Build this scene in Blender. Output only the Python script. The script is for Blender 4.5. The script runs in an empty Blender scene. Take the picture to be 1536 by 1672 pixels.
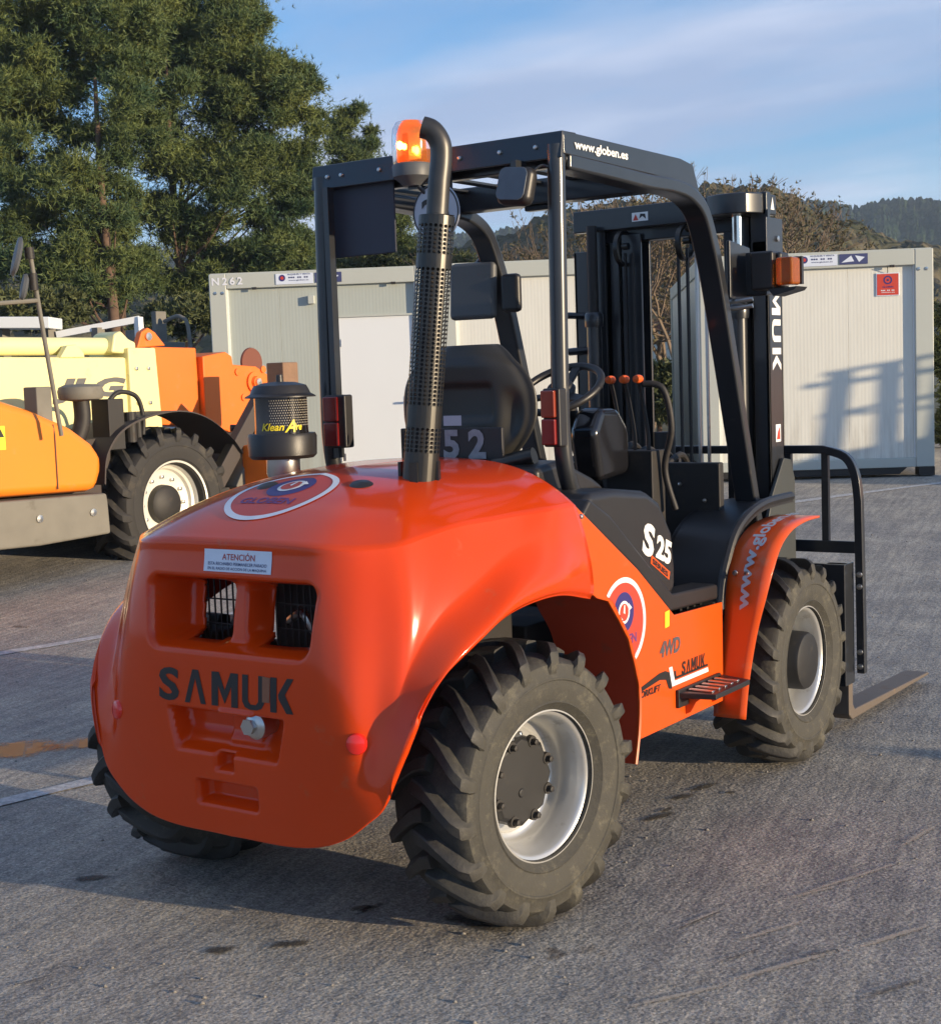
import bpy, math, random
import numpy as np
from mathutils import Vector, Matrix
from mathutils.bvhtree import BVHTree
R_=math.radians; PI=math.pi
random.seed(7); rng=np.random.default_rng(7)
S=bpy.context.scene; COL=S.collection
# ---------------------------------------------------------------- camera
cd=bpy.data.cameras.new('camera'); cam=bpy.data.objects.new('camera',cd); COL.objects.link(cam); S.camera=cam
yaw,pitch,roll=0.6095,0.0901,-0.0359
CAM=Vector((2.7698,-3.2947,1.4948))
fw=Vector((-math.sin(yaw)*math.cos(pitch),math.cos(yaw)*math.cos(pitch),-math.sin(pitch)))
rt=Vector((math.cos(yaw),math.sin(yaw),0)); up=rt.cross(fw)
r2=math.cos(roll)*rt+math.sin(roll)*up; u2=-math.sin(roll)*rt+math.cos(roll)*up
M=Matrix((r2,u2,-fw)).transposed().to_4x4(); M.translation=CAM; cam.matrix_world=M
cd.sensor_fit='VERTICAL'; cd.sensor_height=24; cd.lens=2379.66/1672*24; cd.clip_start=.05; cd.clip_end=4000
S.render.resolution_x=940; S.render.resolution_y=1024
# ---------------------------------------------------------------- world, sun, exposure
SUN_AZ=R_(6.5)      # from +X towards +Y
SUN_EL=R_(8.0)
W=bpy.data.worlds.new('World'); S.world=W; W.use_nodes=True
nt=W.node_tree; nt.nodes.clear(); NN=nt.nodes.new; LK=nt.links.new
out=NN('ShaderNodeOutputWorld'); bg=NN('ShaderNodeBackground'); sky=NN('ShaderNodeTexSky')
sky.sky_type='NISHITA'; sky.sun_disc=False; sky.sun_elevation=SUN_EL; sky.sun_rotation=PI/2-SUN_AZ
sky.air_density=1.0; sky.dust_density=.3; sky.ozone_density=4.6
bg.inputs[1].default_value=.15
tc=NN('ShaderNodeTexCoord'); mp=NN('ShaderNodeMapping'); sep=NN('ShaderNodeSeparateXYZ'); LK(tc.outputs['Generated'],sep.inputs[0])
# project the view direction on a cloud layer plane
ad=NN('ShaderNodeMath'); ad.operation='ADD'; ad.inputs[1].default_value=.10; LK(sep.outputs[2],ad.inputs[0])
mx=NN('ShaderNodeMath'); mx.operation='MAXIMUM'; mx.inputs[1].default_value=.03; LK(ad.outputs[0],mx.inputs[0])
dv=NN('ShaderNodeVectorMath'); dv.operation='DIVIDE'; LK(tc.outputs['Generated'],dv.inputs[0])
cb=NN('ShaderNodeCombineXYZ'); [LK(mx.outputs[0],cb.inputs[i]) for i in range(3)]; LK(cb.outputs[0],dv.inputs[1])
LK(dv.outputs[0],mp.inputs[0]); mp.inputs['Rotation'].default_value=(0,0,R_(112)); mp.inputs['Scale'].default_value=(.42,.80,.0); mp.inputs['Location'].default_value=(4.0,1.7,0)
n1=NN('ShaderNodeTexNoise'); n1.inputs['Scale'].default_value=.8; n1.inputs['Detail'].default_value=7; n1.inputs['Roughness'].default_value=.52; n1.inputs['Distortion'].default_value=.25; LK(mp.outputs[0],n1.inputs[0])
cr=NN('ShaderNodeValToRGB'); cr.color_ramp.elements[0].position=.44; cr.color_ramp.elements[1].position=.59; LK(n1.outputs[0],cr.inputs[0])
n2=NN('ShaderNodeTexNoise'); n2.inputs['Scale'].default_value=1.5; n2.inputs['Detail'].default_value=5; LK(mp.outputs[0],n2.inputs[0])
cc=NN('ShaderNodeValToRGB'); cc.color_ramp.elements[0].position=.46; cc.color_ramp.elements[0].color=(1.45,1.85,2.75,1); cc.color_ramp.elements[1].position=.72; cc.color_ramp.elements[1].color=(2.9,3.15,3.85,1); LK(n2.outputs[0],cc.inputs[0])
mc=NN('ShaderNodeMix'); mc.data_type='RGBA'; LK(sky.outputs[0],mc.inputs[6]); LK(cc.outputs[0],mc.inputs[7])
ms=NN('ShaderNodeMath'); ms.operation='MULTIPLY'; ms.inputs[1].default_value=.92; hr=NN('ShaderNodeMapRange'); hr.inputs[1].default_value=.17; hr.inputs[2].default_value=.03; hr.interpolation_type='SMOOTHSTEP'; LK(sep.outputs[2],hr.inputs[0]); mxx=NN('ShaderNodeMath'); mxx.operation='MAXIMUM'; LK(cr.outputs[0],mxx.inputs[0]); LK(hr.outputs[0],mxx.inputs[1]); LK(mxx.outputs[0],ms.inputs[0]); LK(ms.outputs[0],mc.inputs[0])
LK(mc.outputs[2],bg.inputs[0]); LK(bg.outputs[0],out.inputs[0])
sd=bpy.data.lights.new('sun','SUN'); sun=bpy.data.objects.new('sun',sd); COL.objects.link(sun)
sd.energy=5.0; sd.angle=R_(.6); sd.color=(1,.79,.53)
sdir=Vector((math.cos(SUN_EL)*math.cos(SUN_AZ),math.cos(SUN_EL)*math.sin(SUN_AZ),math.sin(SUN_EL)))
sun.rotation_euler=sdir.to_track_quat('Z','Y').to_euler()
S.view_settings.view_transform='Standard'; S.view_settings.look='None'; S.view_settings.gamma=1; S.view_settings.use_curve_mapping=False
S.view_settings.exposure=.90

# ---------------------------------------------------------------- helpers
def new_mat(name):
    m=bpy.data.materials.new(name); m.use_nodes=True; n=m.node_tree
    b=n.nodes['Principled BSDF']; return m,n,b
def mat(name,col,rough=.5,metal=0,coat=0,var=0,scale=8,dirt=None,dirt_amt=.0,dirt_scale=5,bump=0,bscale=60,spec=.5):
    m,n,b=new_mat(name); L=n.links.new
    b.inputs['Roughness'].default_value=rough; b.inputs['Metallic'].default_value=metal; b.inputs['Coat Weight'].default_value=coat; b.inputs['Coat Roughness'].default_value=.10
    b.inputs['Specular IOR Level'].default_value=spec
    tc=n.nodes.new('ShaderNodeTexCoord'); c4=(*col,1)
    b.inputs['Base Color'].default_value=c4; src=None
    if var:
        t=n.nodes.new('ShaderNodeTexNoise'); t.inputs['Scale'].default_value=scale; t.inputs['Detail'].default_value=4; L(tc.outputs['Object'],t.inputs[0])
        r=n.nodes.new('ShaderNodeMix'); r.data_type='RGBA'; r.inputs[6].default_value=tuple(c*(1-var) for c in col)+(1,); r.inputs[7].default_value=tuple(min(1,c*(1+var)) for c in col)+(1,)
        L(t.outputs[0],r.inputs[0]); src=r.outputs[2]
    if dirt:
        t=n.nodes.new('ShaderNodeTexNoise'); t.inputs['Scale'].default_value=dirt_scale; t.inputs['Detail'].default_value=8; t.inputs['Roughness'].default_value=.7; L(tc.outputs['Object'],t.inputs[0])
        q=n.nodes.new('ShaderNodeValToRGB'); q.color_ramp.elements[0].position=.62-dirt_amt*.4; q.color_ramp.elements[1].position=.8-dirt_amt*.25; L(t.outputs[0],q.inputs[0])
        r=n.nodes.new('ShaderNodeMix'); r.data_type='RGBA'; r.inputs[6].default_value=c4; r.inputs[7].default_value=(*dirt,1)
        if src: L(src,r.inputs[6])
        L(q.outputs[0],r.inputs[0]); src=r.outputs[2]
        k=n.nodes.new('ShaderNodeMath'); k.operation='MULTIPLY_ADD'; k.inputs[1].default_value=.35; k.inputs[2].default_value=rough; k.use_clamp=True; L(q.outputs[0],k.inputs[0]); L(k.outputs[0],b.inputs['Roughness'])
    if src: L(src,b.inputs['Base Color'])
    if bump:
        t=n.nodes.new('ShaderNodeTexNoise'); t.inputs['Scale'].default_value=bscale; t.inputs['Detail'].default_value=3; L(tc.outputs['Object'],t.inputs[0])
        u=n.nodes.new('ShaderNodeBump'); u.inputs['Strength'].default_value=bump; u.inputs['Distance'].default_value=.01; L(t.outputs[0],u.inputs['Height']); L(u.outputs[0],b.inputs['Normal'])
    return m
ORG=(.64,.050,.002)
M_orange=mat('orange_gelcoat',ORG,.30,0,.75,spec=.05,var=.06,scale=3,dirt=(.42,.13,.06),dirt_amt=.02,dirt_scale=4,bump=.04,bscale=6)
M_panel=mat('orange_panel_paint',(.70,.085,.004),.34,0,.3,var=.05,scale=4,dirt=(.45,.20,.10),dirt_amt=.03,dirt_scale=7)
M_liner=mat('orange_liner',(.50,.045,.012),.55,0,0,dirt=(.25,.10,.06),dirt_amt=.10,dirt_scale=9)
M_black=mat('black_frame_paint',(.020,.022,.026),.33,0,.35,var=.3,scale=5,dirt=(.07,.065,.055),dirt_amt=.0,dirt_scale=12)
M_bplas=mat('black_plastic',(.018,.017,.018),.42,0,0,var=.3,scale=9,bump=.05,bscale=300)
M_dark=mat('dark_greasy_metal',(.018,.016,.015),.6,.0,0,dirt=(.07,.05,.035),dirt_amt=.1,dirt_scale=14)
M_vinyl=mat('seat_plastic',(.032,.030,.026),.42,0,0,bump=.08,bscale=400)
M_steel=mat('steel',(.55,.55,.54),.3,1,0,dirt=(.25,.2,.14),dirt_amt=.05,dirt_scale=20)
M_chrome=mat('chrome',(.75,.74,.7),.12,1)
M_rim=mat('silver_rim_paint',(.60,.60,.58),.30,.6,.2,dirt=(.26,.23,.17),dirt_amt=.08,dirt_scale=11)
M_guard=mat('exhaust_guard_metal',(.062,.060,.056),.34,.85,0,var=.3,scale=9)
M_pipe=mat('exhaust_pipe_metal',(.07,.068,.065),.42,.7,0,var=.35,scale=12)
M_rubber=mat('dusty_rubber',(.030,.029,.027),.75,0,0,dirt=(.155,.145,.105),dirt_amt=.27,dirt_scale=6.5,bump=.35,bscale=60)
M_tread=mat('tread_rubber',(.022,.021,.020),.6,0,0,dirt=(.14,.13,.10),dirt_amt=.10,dirt_scale=9,bump=.3,bscale=70)
M_red=mat('red_reflector',(.75,.02,.012),.15,0,.6); M_redd=mat('tail_lamp_red',(.20,.010,.010),.2,0,.5); M_ambd=mat('tail_lamp_orange',(.24,.030,.010),.2,0,.5)
M_white=mat('white_print',(.72,.74,.78),.5); M_whitew=mat('white_print_clean',(.80,.80,.78),.5); M_lblue=mat('sticker_white',(.66,.72,.82),.45,var=.04,scale=30)
M_blk=mat('black_print',(.016,.013,.013),.45); M_blue=mat('blue_print',(.035,.028,.16),.45); M_purp=mat('purple_print',(.13,.035,.16),.5); M_lred=mat('red_print',(.55,.055,.03),.45)
M_redtxt=mat('dark_red_print',(.42,.06,.05),.5); M_navy=mat('navy_print',(.05,.06,.16),.5); M_tape=mat('tape_residue',(.22,.085,.04),.55,var=.2,scale=20)
M_yel=mat('yellow_print',(.85,.68,.03),.45); M_grey=mat('grey_disc',(.42,.46,.52),.55,var=.1,scale=12); M_dgrey=mat('grey_number',(.30,.31,.34),.6,var=.3,scale=60)
M_mir=mat('mirror_back',(.085,.090,.095),.5); M_lens=mat('lamp_glass',(.10,.115,.135),.4,0,.0,var=.15,scale=30)
M_orgknob=mat('orange_knob',(.75,.12,.02),.3)
M_cream=mat('cream_paint',(.80,.74,.36),.45,0,.1,var=.04,scale=2,dirt=(.45,.38,.22),dirt_amt=.03,dirt_scale=6)
M_torg=mat('telehandler_orange',(.85,.23,.012),.38,0,.25,var=.05,scale=3,dirt=(.5,.25,.08),dirt_amt=.03,dirt_scale=5)
M_torg2=mat('boom_head_orange',(.82,.16,.010),.5,0,.1,var=.06,scale=4,dirt=(.4,.18,.08),dirt_amt=.05,dirt_scale=8)
M_tgrey=mat('weathered_grey_beam',(.165,.155,.130),.7,.0,0,var=.25,scale=5,dirt=(.10,.09,.07),dirt_amt=.1,dirt_scale=4,bump=.2,bscale=15)
M_cont=mat('container_frame_paint',(.46,.485,.44),.5,0,.05,var=.05,scale=2,dirt=(.36,.35,.30),dirt_amt=.04,dirt_scale=3)
M_door=mat('door_white',(.72,.75,.76),.45,0,.1,var=.03,scale=2)
M_wood=mat('brown_timber',(.22,.13,.08),.8,var=.3,scale=7,bump=.3,bscale=30)
M_rust=mat('brown_tag',(.16,.05,.03),.7)
def glassy(name,col,emi=0):
    m,n,b=new_mat(name); b.inputs['Base Color'].default_value=(*col,1); b.inputs['Roughness'].default_value=.12; b.inputs['Transmission Weight'].default_value=.75; b.inputs['IOR'].default_value=1.3
    return m
M_amber=glassy('amber_lens',(.95,.30,.06)); M_amb2=glassy('amber_indicator',(.9,.25,.03))
def emis(name,col,s):
    m,n,b=new_mat(name); b.inputs['Emission Color'].default_value=(*col,1); b.inputs['Emission Strength'].default_value=s; b.inputs['Base Color'].default_value=(*col,1); return m
M_bulb=emis('beacon_bulb',(1,.45,.06),45)
# corrugated container wall
def wall_mat(name,col):
    m,n,b=new_mat(name); L=n.links.new; b.inputs['Roughness'].default_value=.5
    tc=n.nodes.new('ShaderNodeTexCoord'); w=n.nodes.new('ShaderNodeTexWave'); w.wave_type='BANDS'; w.bands_direction='X'; w.inputs['Scale'].default_value=8.5; w.inputs['Distortion'].default_value=.0
    L(tc.outputs['Object'],w.inputs[0]); u=n.nodes.new('ShaderNodeBump'); u.inputs['Strength'].default_value=.10; u.inputs['Distance'].default_value=.004; L(w.outputs[0],u.inputs['Height']); L(u.outputs[0],b.inputs['Normal'])
    t=n.nodes.new('ShaderNodeTexNoise'); t.inputs['Scale'].default_value=1.5; t.inputs['Detail'].default_value=5; L(tc.outputs['Object'],t.inputs[0])
    r=n.nodes.new('ShaderNodeMix'); r.data_type='RGBA'; r.inputs[6].default_value=tuple(c*.93 for c in col)+(1,); r.inputs[7].default_value=(*col,1); L(t.outputs[0],r.inputs[0])
    sp=n.nodes.new('ShaderNodeSeparateXYZ'); L(tc.outputs['Object'],sp.inputs[0]); mr=n.nodes.new('ShaderNodeMapRange'); mr.inputs[1].default_value=.75; mr.inputs[2].default_value=.05; L(sp.outputs[2],mr.inputs[0])
    mp=n.nodes.new('ShaderNodeMapping'); mp.inputs['Scale'].default_value=(9,9,.7); L(tc.outputs['Object'],mp.inputs[0]); t2=n.nodes.new('ShaderNodeTexNoise'); t2.inputs['Scale'].default_value=2; t2.inputs['Detail'].default_value=7; t2.inputs['Roughness'].default_value=.7; L(mp.outputs[0],t2.inputs[0])
    ma=n.nodes.new('ShaderNodeMath'); ma.operation='MULTIPLY_ADD'; ma.inputs[1].default_value=.55; ma.inputs[2].default_value=.12; L(mr.outputs[0],ma.inputs[0]); mm=n.nodes.new('ShaderNodeMath'); mm.operation='MULTIPLY'; L(ma.outputs[0],mm.inputs[0]); q2=n.nodes.new('ShaderNodeValToRGB'); q2.color_ramp.elements[0].position=.42; q2.color_ramp.elements[1].position=.75; L(t2.outputs[0],q2.inputs[0]); L(q2.outputs[0],mm.inputs[1])
    r3=n.nodes.new('ShaderNodeMix'); r3.data_type='RGBA'; L(r.outputs[2],r3.inputs[6]); r3.inputs[7].default_value=(.24,.20,.15,1); L(mm.outputs[0],r3.inputs[0]); L(r3.outputs[2],b.inputs['Base Color']); return m
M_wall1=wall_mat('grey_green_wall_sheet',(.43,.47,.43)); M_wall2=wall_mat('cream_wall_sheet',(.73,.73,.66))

def finish(me,smooth,ang=40):
    if smooth:
        me.shade_smooth()
        try: me.set_sharp_from_angle(angle=R_(ang))
        except Exception: pass
def O(name,geo,m,parent=None,smooth=False,label=None,bevel=0,ang=40,**tags):
    v,f=geo; me=bpy.data.meshes.new(name); me.from_pydata([tuple(p) for p in v],[],[tuple(q) for q in f]); me.update()
    o=bpy.data.objects.new(name,me); COL.objects.link(o)
    me.materials.append(m); finish(me,smooth or bevel>0,ang)
    if parent: o.parent=parent
    if label: o['label']=label
    for k,x in tags.items(): o[k]=x
    if bevel:
        b=o.modifiers.new('bevel','BEVEL'); b.width=bevel; b.segments=2; b.limit_method='ANGLE'; b.angle_limit=R_(35); b.harden_normals=True
    return o
def E(name,label,cat,loc=(0,0,0),rz=0,group=None,parent=None):
    o=bpy.data.objects.new(name,None); o.empty_display_size=.1; COL.objects.link(o); o.location=loc; o.rotation_euler=(0,0,rz)
    if label: o['label']=label
    if cat: o['category']=cat
    if group: o['group']=group
    if parent: o.parent=parent
    return o
def join(*gs):
    V=[];F=[]
    for v,f in gs:
        n=len(V); V+=list(v); F+=[[i+n for i in q] for q in f]
    return V,F
def box(x0,x1,y0,y1,z0,z1):
    v=[(x,y,z) for x in(x0,x1) for y in(y0,y1) for z in(z0,z1)]
    return v,[(0,1,3,2),(4,6,7,5),(0,4,5,1),(2,3,7,6),(0,2,6,4),(1,5,7,3)]
def prism(poly,a,b,axis='X'):
    """poly: 2D points; axis X -> (y,z), Y -> (x,z), Z -> (x,y)"""
    def P(p,t): return {'X':(t,p[0],p[1]),'Y':(p[0],t,p[1]),'Z':(p[0],p[1],t)}[axis]
    n=len(poly); v=[P(p,a) for p in poly]+[P(p,b) for p in poly]
    f=[tuple(range(n)),tuple(range(2*n-1,n-1,-1))]+[(i,i+n,(i+1)%n+n,(i+1)%n) for i in range(n)]
    return v,f
def xf(geo,mat4): return [tuple(mat4@Vector(p)) for p in geo[0]],geo[1]
def smoothpath(pts,n=8):
    P=[Vector(p) for p in pts]; out=[]
    for i in range(len(P)-1):
        p0=P[max(i-1,0)];p1=P[i];p2=P[i+1];p3=P[min(i+2,len(P)-1)]
        for k in range(n):
            t=k/n; out.append(.5*((2*p1)+(p2-p0)*t+(2*p0-5*p1+4*p2-p3)*t*t+(3*p1-p0-3*p2+p3)*t**3))
    out.append(P[-1]); return out
def tube(pts,r,seg=12,cap=True,rect=None,upv=None):
    P=[Vector(p) for p in pts]; n=len(P); V=[];F=[]
    rad=r if isinstance(r,(list,tuple)) else [r]*n
    T=[(P[min(i+1,n-1)]-P[max(i-1,0)]).normalized() for i in range(n)]
    a=Vector(upv) if upv else (Vector((0,0,1)) if abs(T[0].z)<.9 else Vector((1,0,0)))
    for i in range(n):
        s=T[i].cross(a); 
        if s.length<1e-4: s=T[i].orthogonal()
        s.normalize(); u=s.cross(T[i]).normalized()
        if not upv: a=u
        if rect:
            w,h=rect; q=[(w,h),(-w,h),(-w,-h),(w,-h)]; ring=[P[i]+s*x/2+u*y/2 for x,y in q]
        else: ring=[P[i]+(s*math.cos(2*PI*k/seg)+u*math.sin(2*PI*k/seg))*rad[i] for k in range(seg)]
        V+=ring
    m=4 if rect else seg
    for i in range(n-1):
        for k in range(m): F.append((i*m+k,i*m+(k+1)%m,(i+1)*m+(k+1)%m,(i+1)*m+k))
    if cap: F.append(tuple(range(m-1,-1,-1))); F.append(tuple(range((n-1)*m,n*m)))
    return V,F
def lathe(prof,seg=48,axis='Z',cen=(0,0,0),closed=False):
    """prof: (r, a) along axis"""
    V=[];F=[];n=len(prof)
    for k in range(seg):
        t=2*PI*k/seg; c,s=math.cos(t),math.sin(t)
        for r,a in prof:
            p={'Z':(r*c,r*s,a),'X':(a,r*c,r*s),'Y':(r*c,a,r*s)}[axis]; V.append((p[0]+cen[0],p[1]+cen[1],p[2]+cen[2]))
    for k in range(seg):
        k2=(k+1)%seg
        for i in range(n-1 if not closed else n):
            j=(i+1)%n; F.append((k*n+i,k*n+j,k2*n+j,k2*n+i))
    return V,F
def cyl(p0,p1,r,seg=16,r1=None): return tube([p0,p1],[r,r if r1 is None else r1],seg)
def disc2(r,n=40,cx=0,cy=0): return [(cx+r*math.cos(2*PI*k/n),cy+r*math.sin(2*PI*k/n)) for k in range(n)]
def ring2(ro,ri,n=48,cx=0,cy=0,a0=0,a1=2*PI):
    V=[];F=[];
    for k in range(n+1):
        t=a0+(a1-a0)*k/n; V+=[(cx+ro*math.cos(t),cy+ro*math.sin(t)),(cx+ri*math.cos(t),cy+ri*math.sin(t))]
    for k in range(n): F.append((2*k,2*k+1,2*k+3,2*k+2))
    return V,F
def poly2(p): return list(p),[tuple(range(len(p)))]
def text2(body,size=1,bold=0,shear=0,space=1,fit=None,res=3):
    c=bpy.data.curves.new('t','FONT'); c.body=body; c.size=size; c.offset=bold; c.shear=shear; c.space_character=space; c.resolution_u=res
    o=bpy.data.objects.new('t',c); COL.objects.link(o); bpy.context.view_layer.update()
    me=bpy.data.meshes.new_from_object(o.evaluated_get(bpy.context.evaluated_depsgraph_get()))
    V=[(v.co.x,v.co.y) for v in me.vertices]; F=[tuple(p.vertices) for p in me.polygons]
    bpy.data.objects.remove(o); bpy.data.curves.remove(c); bpy.data.meshes.remove(me)
    if fit:
        xs=[p[0] for p in V]; ys=[p[1] for p in V]; x0,x1,y0,y1=min(xs),max(xs),min(ys),max(ys)
        V=[((p[0]-x0)/(x1-x0)*fit[0],(p[1]-y0)/(y1-y0)*fit[1]) for p in V]
    return V,F
def put(g2,org,u,v): 
    o=Vector(org);u=Vector(u);v=Vector(v); return [tuple(o+u*p[0]+v*p[1]) for p in g2[0]],g2[1]
def jn2(*gs): return join(*gs)
def mv2(g,dx,dy,s=1): return [(p[0]*s+dx,p[1]*s+dy) for p in g[0]],g[1]
def samuk(w,h,shear=0):
    cw=w/5.15; V=[];F=[]
    parts=[]
    for i,ch in enumerate('SAMUK'):
        lw=cw*(.82 if ch!='M' else 1.0); x=i*cw*1.04-(.0 if i<3 else -.12*cw)
        if ch=='A': g=([(0,0),(.24*lw,0),(.5*lw,.74*h),(.76*lw,0),(lw,0),(.64*lw,h),(.36*lw,h)],[(0,1,2,6),(2,3,4,5),(2,5,6)])
        elif ch=='U':
            t=.27*lw; pts=[(0,h),(0,.22*h),(.12*lw,.06*h),(.34*lw,0),(.66*lw,0),(.88*lw,.06*h),(lw,.22*h),(lw,h),(lw-t,h),(lw-t,.25*h),(.62*lw,.15*h),(.38*lw,.15*h),(t,.25*h),(t,h)]; g=(pts,[(0,1,12,13),(1,2,12),(2,3,11,12),(3,4,10,11),(4,5,9,10),(5,6,9),(6,7,8,9)])
        elif ch=='K': g=([(0,0),(.28*lw,0),(.28*lw,h),(0,h),(.34*lw,.52*h),(.72*lw,h),(lw,h),(.64*lw,.53*h),(lw,0),(.70*lw,0),(.36*lw,.40*h)],[(0,1,2,3),(4,10,7,6,5),(10,9,8,7)])
        elif ch=='M': g=([(0,0),(.25*lw,0),(.25*lw,.6*h),(.5*lw,.08*h),(.75*lw,.6*h),(.75*lw,0),(lw,0),(lw,h),(.72*lw,h),(.5*lw,.48*h),(.28*lw,h),(0,h)],[(0,1,2,11),(2,10,11),(2,3,9,10),(3,4,8,9),(4,7,8),(4,5,6,7)])
        else: g=text2('S',1,.03,fit=(lw,h))
        parts.append(mv2(g,x,0))
    g=join(*parts)
    if shear: g=([(p[0]+p[1]*shear,p[1]) for p in g[0]],g[1])
    return g
def arr_obj(name,V,F,m,parent=None,smooth=False,**tags):
    """V: Nx3, F: Mx3 arrays"""
    me=bpy.data.meshes.new(name); me.vertices.add(len(V)); me.vertices.foreach_set('co',np.asarray(V,dtype=np.float32).ravel())
    k=F.shape[1]; me.loops.add(F.size); me.loops.foreach_set('vertex_index',F.astype(np.int32).ravel()); me.polygons.add(len(F)); me.polygons.foreach_set('loop_start',(np.arange(len(F))*k).astype(np.int32))
    me.update(calc_edges=True); me.validate()
    if smooth: me.shade_smooth()
    me.materials.append(m); o=bpy.data.objects.new(name,me); COL.objects.link(o)
    if parent: o.parent=parent
    for a,b in tags.items(): o[a]=b
    return o
def ncat(knots,vals,x):
    """smooth interpolation through knots (pchip-like via cubic hermite)"""
    k=np.array(knots,float); v=np.array(vals,float); x=np.clip(x,k[0],k[-1])
    d=np.diff(v,axis=0)/np.diff(k)[:,None]; m=np.zeros_like(v); m[1:-1]=.5*(d[1:]+d[:-1]); m[0]=d[0]; m[-1]=d[-1]
    i=np.clip(np.searchsorted(k,x,side='right')-1,0,len(k)-2); h=(k[i+1]-k[i]); t=((x-k[i])/h)[:,None]; h=h[:,None]
    return (2*t**3-3*t**2+1)*v[i]+(t**3-2*t**2+t)*h*m[i]+(-2*t**3+3*t**2)*v[i+1]+(t**3-t**2)*h*m[i+1]

# ---------------------------------------------------------------- ground
FH=Vector((fw.x,fw.y,0)).normalized()
def depth(x,y): return (x-CAM.x)*FH.x+(y-CAM.y)*FH.y
def gz(x,y):
    d=depth(x,y); t=np.clip((d-7.5)/8.0,0,1); return .32*t*t*(3-2*t)+np.clip(d-15.5,0,None)*.004
def ground_mat():
    m,n,b=new_mat('worn_asphalt'); L=n.links.new; N=n.nodes.new
    tc=N('ShaderNodeTexCoord')
    def noise(s,d=4,r=.6,vec=None):
        t=N('ShaderNodeTexNoise'); t.inputs['Scale'].default_value=s; t.inputs['Detail'].default_value=d; t.inputs['Roughness'].default_value=r; L(vec or tc.outputs['Object'],t.inputs[0]); return t.outputs[0]
    def ramp(x,p0,c0,p1,c1):
        q=N('ShaderNodeValToRGB'); q.color_ramp.elements[0].position=p0; q.color_ramp.elements[0].color=c0; q.color_ramp.elements[1].position=p1; q.color_ramp.elements[1].color=c1; L(x,q.inputs[0]); return q.outputs[0]
    def mix(a,bb,f,mode='MIX'):
        q=N('ShaderNodeMix'); q.data_type='RGBA'; q.blend_type=mode
        for s,i in((a,6),(bb,7),(f,0)):
            if hasattr(s,'links'): L(s,q.inputs[i])
            else: q.inputs[i].default_value=s
        return q.outputs[2]
    vor=N('ShaderNodeTexVoronoi'); vor.inputs['Scale'].default_value=120; L(tc.outputs['Object'],vor.inputs[0])
    base=ramp(noise(160,3,.8),.30,(.19,.19,.195,1),.72,(.56,.555,.54,1))
    stone=ramp(vor.outputs['Color'],.15,(.62,.60,.56,1),.95,(1.25,1.2,1.12,1))
    base=mix(base,stone,1.0,'MULTIPLY')
    big=ramp(noise(.55,5,.62),.32,(.84,.85,.88,1),.68,(1.14,1.11,1.05,1)); base=mix(base,big,1.0,'MULTIPLY')
    mid=ramp(noise(3.2,5,.7),.35,(.80,.79,.78,1),.65,(1.12,1.10,1.06,1)); base=mix(base,mid,1.0,'MULTIPLY')
    # drag streaks along the driving direction
    mp=N('ShaderNodeMapping'); mp.inputs['Rotation'].default_value=(0,0,R_(-12)); L(tc.outputs['Object'],mp.inputs[0])
    mp2=N('ShaderNodeMapping'); mp2.inputs['Scale'].default_value=(9,.55,1); L(mp.outputs[0],mp2.inputs[0])
    st=ramp(noise(3.2,4,.6,mp2.outputs[0]),.40,(.84,.84,.85,1),.62,(1.12,1.10,1.05,1)); base=mix(base,st,1.0,'MULTIPLY')
    # oil spots
    oil=ramp(noise(1.7,5,.7),.66,(1,1,1,1),.72,(.42,.38,.35,1)); base=mix(base,oil,1.0,'MULTIPLY')
    mp3=N('ShaderNodeMapping'); mp3.inputs['Location'].default_value=(3.1,7,0); L(tc.outputs['Object'],mp3.inputs[0])
    dust=ramp(noise(5.5,6,.75,mp3.outputs[0]),.60,(0,0,0,1),.78,(1,1,1,1)); base=mix(base,(.44,.39,.32,1),mix((0,0,0,1),dust,.35))
    L(base,b.inputs['Base Color']); b.inputs['Roughness'].default_value=.88; b.inputs['Specular IOR Level'].default_value=.3
    vb=N('ShaderNodeTexVoronoi'); vb.inputs['Scale'].default_value=95; vb.feature='SMOOTH_F1'; L(tc.outputs['Object'],vb.inputs[0])
    u=N('ShaderNodeBump'); u.inputs['Strength'].default_value=.45; u.inputs['Distance'].default_value=.005; u.invert=True; L(vb.outputs['Distance'],u.inputs['Height'])
    u2=N('ShaderNodeBump'); u2.inputs['Strength'].default_value=.5; u2.inputs['Distance'].default_value=.01; L(noise(30,6,.7),u2.inputs['Height']); L(u.outputs[0],u2.inputs['Normal'])
    u3=N('ShaderNodeBump'); u3.inputs['Strength'].default_value=.25; u3.inputs['Distance'].default_value=.06; L(noise(2.5,4,.6),u3.inputs['Height']); L(u2.outputs[0],u3.inputs['Normal'])
    L(u3.outputs[0],b.inputs['Normal']); return m
M_ground=ground_mat()
def sheet(name,a0,a1,na,b0,b1,nb,m,dz=0,org=CAM,kind='structure',spacing=None,label=None):
    """grid in camera-heading frame: a to the right, b away"""
    ra=np.linspace(a0,a1,na); rb=np.linspace(b0,b1,nb) if spacing is None else np.array(spacing); nb=len(rb)
    A,B=np.meshgrid(ra,rb); X=org.x+rt.x*A+FH.x*B; Y=org.y+rt.y*A+FH.y*B; Z=gz(X,Y)+dz
    V=np.stack([X,Y,Z],-1).reshape(-1,3); i=np.arange(na-1)[None,:]+np.arange(nb-1)[:,None]*na; i=i.ravel()
    F=np.stack([i,i+1,i+na+1,i+na],1); o=arr_obj(name,V,F,m,smooth=True); o['kind']=kind
    if label:o['label']=label
    return o
sheet('asphalt_yard',-40,40,61,-14,27,83,M_ground)
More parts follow.
